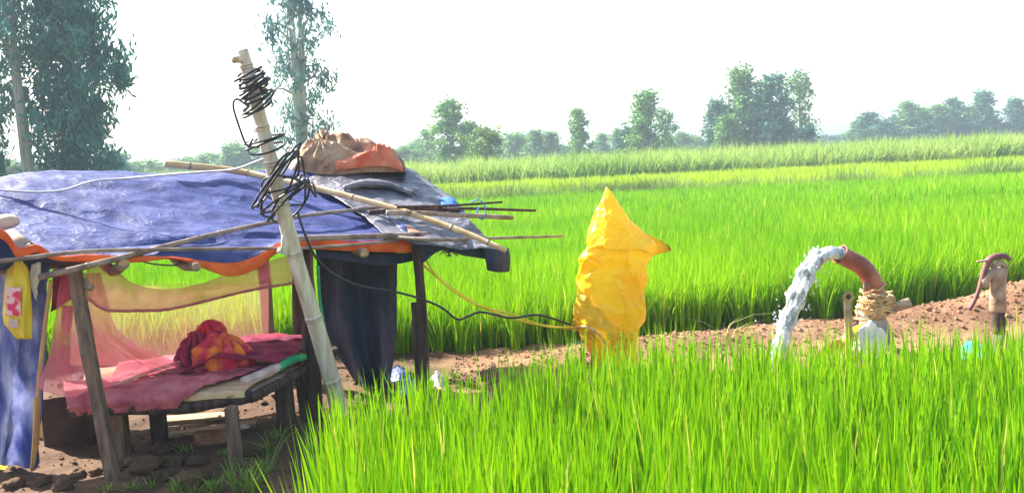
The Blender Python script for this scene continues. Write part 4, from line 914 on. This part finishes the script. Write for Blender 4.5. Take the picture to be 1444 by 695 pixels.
MB().tube([PY(1219,436,PYD-.02), PY(1219,470,PYD-.02), PY(1220,528,PYD-.02)], [.04,.042,.042], 12).build('side_pipe', clothw_m, po)
MB().tube([PY(1248,436,PYD-.02), PY(1266,432,PYD-.03), PY(1283,426,PYD-.04)], [.045,.042,.046], 10, jit=.08).build('wooden_plug', plank_m, po)
# straw rope wound round the joint, strand by strand
for i in range(46):
    pts = []; c0 = PY(1236+random.gauss(0, 4), 429+random.gauss(0, 6), PYD); r = random.uniform(.085,.108); ph = random.uniform(0, 6.28); tz = random.uniform(-.45,.45)
    for k in range(12):
        an = ph + k*0.42*random.uniform(.9,1.1); pts.append(c0 + Vector((math.cos(an)*r*1.15, math.sin(an)*r, math.cos(an)*tz*r + random.gauss(0,.007))))
    MB().tube(spline(pts, 26), random.uniform(.006,.011), 5, jit=.15).build('rope_strand', straw_m, po)
for i in range(14):
    a = PY(1215+random.uniform(0,40), 418+random.uniform(0,26), PYD-.1); MB().tube([a, a+Vector((random.uniform(-.07,.07), -.03, random.uniform(-.06,.07)))], [.006,.003], 5).build('rope_strand', straw_m, po)
setp(MB().tube(spline([PY(1246,440,PYD-.09), PY(1256,468,PYD-.1), PY(1266,500,PYD-.06)], 12), .006, 5).build('tie_wire', straw_m), 'loose straw string hanging from the rope lashing', 'string')
sp_ = empty('upright_pipe', GP(1196,512), 'thin brass coloured upright pipe with an open top beside the outlet', 'pipe')
MB().tube([PY(1198,520,7.15), PY(1197,470,7.12), PY(1195,422,7.1)], [.034,.034,.030], 12).build('tube_body', brassp_m, sp_)
ring = [PY(1195,418,7.1)+Vector((math.cos(t)*.032, -.02, math.sin(t)*.032)) for t in np.linspace(0, 2*math.pi, 20)]
MB().tube(ring, .014, 8).build('rim', brassp_m, sp_)
MB().tube([PY(1195,418,7.08), PY(1195,418,7.12)], .022, 12).build('bore', woodd_m, sp_)
setp(MB().tube(spline([PY(1222,460,7.2), PY(1208,466,7.18), PY(1196,474,7.15), PY(1188,490,7.12)], 14), .036, 12).build('yellow_pipe', yelp_m), 'short yellow plastic pipe at the foot of the outlet', 'pipe')
setp(MB().tube(spline([PY(1186,482,7.1), PY(1172,490,7.08), PY(1160,500,7.05), PY(1150,520,7.0)], 14), .040, 12).build('orange_pipe', orangep_m), 'curved orange plastic pipe lying low by the outlet', 'pipe')
setp(lump('white_rag', PY(1226,486,7.08), (.10,.07,.14), clothw_m, None, 8, .45, 1.8, 4), 'white rag wrapped round the foot of the outlet pipe', 'rag')
b = GP(1238, 515); setp(lump('pump_plinth', Vector((b.x, PYD+.05, b.z+.05)), (.28,.2,.12), clod_m, None, 12, .25, 1.4), 'rough earthen plinth under the outlet pipe', 'plinth')
# water jet: ragged falling rope of water
wp = [(1190,361,.082),(1180,358,.085),(1166,357,.082),(1152,364,.088),(1140,380,.09),(1130,402,.092),(1120,428,.088),(1112,450,.088),(1106,468,.082),(1101,486,.074),(1097,505,.062),(1095,530,.06)]
wth = spline([PY(u, v, PYD-.03-0.01*i) for i, (u, v, r) in enumerate(wp)], 110); wr = np.interp(np.linspace(0, len(wp)-1, 110), range(len(wp)), [w_[2] for w_ in wp])*np.interp(np.arange(110), [0, 25, 110], [1, .92, .72])
wj = empty('water_jet', Vector(wth[-1]), 'white gush of water arching from the red pipe down to the channel', 'water')
def strand(off, rad, seed, k0=0, k1=110):
    mb = MB(); pth = []; rr = []
    for k in range(k0, k1):
        g = min(1, k/30); w1 = noise.noise(Vector((k*0.05, seed, 0))); w2 = noise.noise(Vector((k*0.05, seed, 9)))
        pth.append(Vector(wth[k]) + Vector((off[0]+w1*.03, off[1]+w2*.03, off[2]))*(0.45+0.75*g)*(wr[k]/.085)); rr.append(rad*(1+g*0.55*noise.noise(Vector((k*0.16, seed, 4))))*(wr[k]/.085))
    mb.tube(pth, rr, 16)
    ctr = [p for p in pth for _ in range(16)]
    for i, v in enumerate(mb.v):
        d = v-ctr[i]; mb.v[i] = ctr[i] + d*(1 + 0.45*ridge((v.x, v.y, v.z*.7), 9, 2) + 0.45*fbm(v+Vector((seed, 0, 0)), 7))
    mb.build('stream', water_m, wj)
strand((0, 0, 0), 0.046, 1)
for q in range(8):
    an = q*2*math.pi/8; strand((math.cos(an)*.046, math.sin(an)*.046, math.cos(an)*.02), random.uniform(.022,.032), q+2, 0, random.choice((100, 110, 106)))
for i in range(260):
    k = int(random.uniform(25, 109)); c = Vector(wth[k]); f = k/109
    p = c + Vector((random.gauss(0, .05+.06*f), random.gauss(0, .05), random.gauss(0, .05)))
    lump('droplet', p, [random.uniform(.003,.009), .005, random.uniform(.004,.012)], water_m, wj, i, .3, 1.5, 1)
b = GP(1096, 524)
wpl = patch('channel_water', [[Vector((x, y, -0.055)) for x in (1.2,1.8,2.4,3.2)] for y in (6.45,6.9,7.3)], 30, 50, mk('muddy_water', (.16,.12,.08), (.22,.17,.11), rough=.08, bump=.5, bscale=9, spec=.5), None, lambda a, b, p: .006*fbm(p, 7), 0)
setp(wpl, kind='structure', label='shallow muddy water in the channel below the outlet')

# ------------------------------------------------------------------ hand pump
HY = 7.4
hp = empty('hand_pump', GP(1412, 520), 'old weathered iron hand pump with a curved handle on the bund', 'hand pump')
def ax(pts, n=18): return [PY(u, v, HY) for u, v in pts]
MB().tube(ax([(1407,378),(1408,384),(1408,392),(1407,420),(1407,436),(1407,441)]), [.058,.066,.062,.062,.067,.05], 18).build('barrel', iron_m, hp)
MB().tube(ax([(1407,440),(1408,447),(1409,455),(1410,463),(1410,470)]), [.058,.048,.062,.048,.056], 16).build('neck', woodd_m, hp)
MB().tube(ax([(1410,468),(1412,476),(1413,500),(1414,530)]), [.052,.068,.068,.072], 16).build('base', mk('dark_iron', (.10,.09,.08), (.2,.17,.14), rough=.7, bump=.3), hp)
MB().tube(ax([(1404,384),(1394,388),(1388,396),(1389,404)]), [.045,.042,.04,.04], 12).build('spout', iron_m, hp)
MB().tube(ax([(1398,378),(1410,370),(1420,378)]), [.02,.03,.02], 10).build('head_bracket', iron_m, hp)
MB().tube(spline(ax([(1424,366),(1416,361),(1404,362),(1394,368),(1388,384),(1382,404),(1376,420),(1367,437)]), 40), [.018+.012*math.sin(math.pi*min(1, i/30)) for i in range(40)], 10, sq=None).build('handle', handle_m, hp)
MB().tube([PY(1378,369,HY-.03), PY(1400,366,HY)], .010, 8).build('pivot_pin', iron_m, hp)
MB().tube(ax([(1399,368),(1402,378),(1404,388)]), .010, 8).build('piston_rod', iron_m, hp)
litter('plastic_bag', [[gq(1348,490,.02), gq(1368,486,.06), gq(1394,488,.03)], [gq(1346,498,.03), gq(1370,496,.09), gq(1394,500,.04)], [gq(1352,508,.0), gq(1370,510,.02), gq(1388,508,.0)]], teal_m, 'crumpled teal green plastic bag lying beside the hand pump')

# ------------------------------------------------------------------ haze in the air
hm = bpy.data.materials.new('haze'); hm.use_nodes = True; N = hm.node_tree.nodes; N.clear()
ho = N.new('ShaderNodeOutputMaterial'); pv = N.new('ShaderNodeVolumePrincipled')
pv.inputs['Color'].default_value = (0.66, 0.84, 1.0, 1); pv.inputs['Density'].default_value = 0.0014; pv.inputs['Anisotropy'].default_value = 0.1
hm.node_tree.links.new(pv.outputs[0], ho.inputs['Volume'])
mb = MB().box((0, 269.5, 10.4), (780, 641, 23.2)); setp(mb.build('haze', hm, None, False), 'pale even haze in the air', 'haze', kind='stuff')
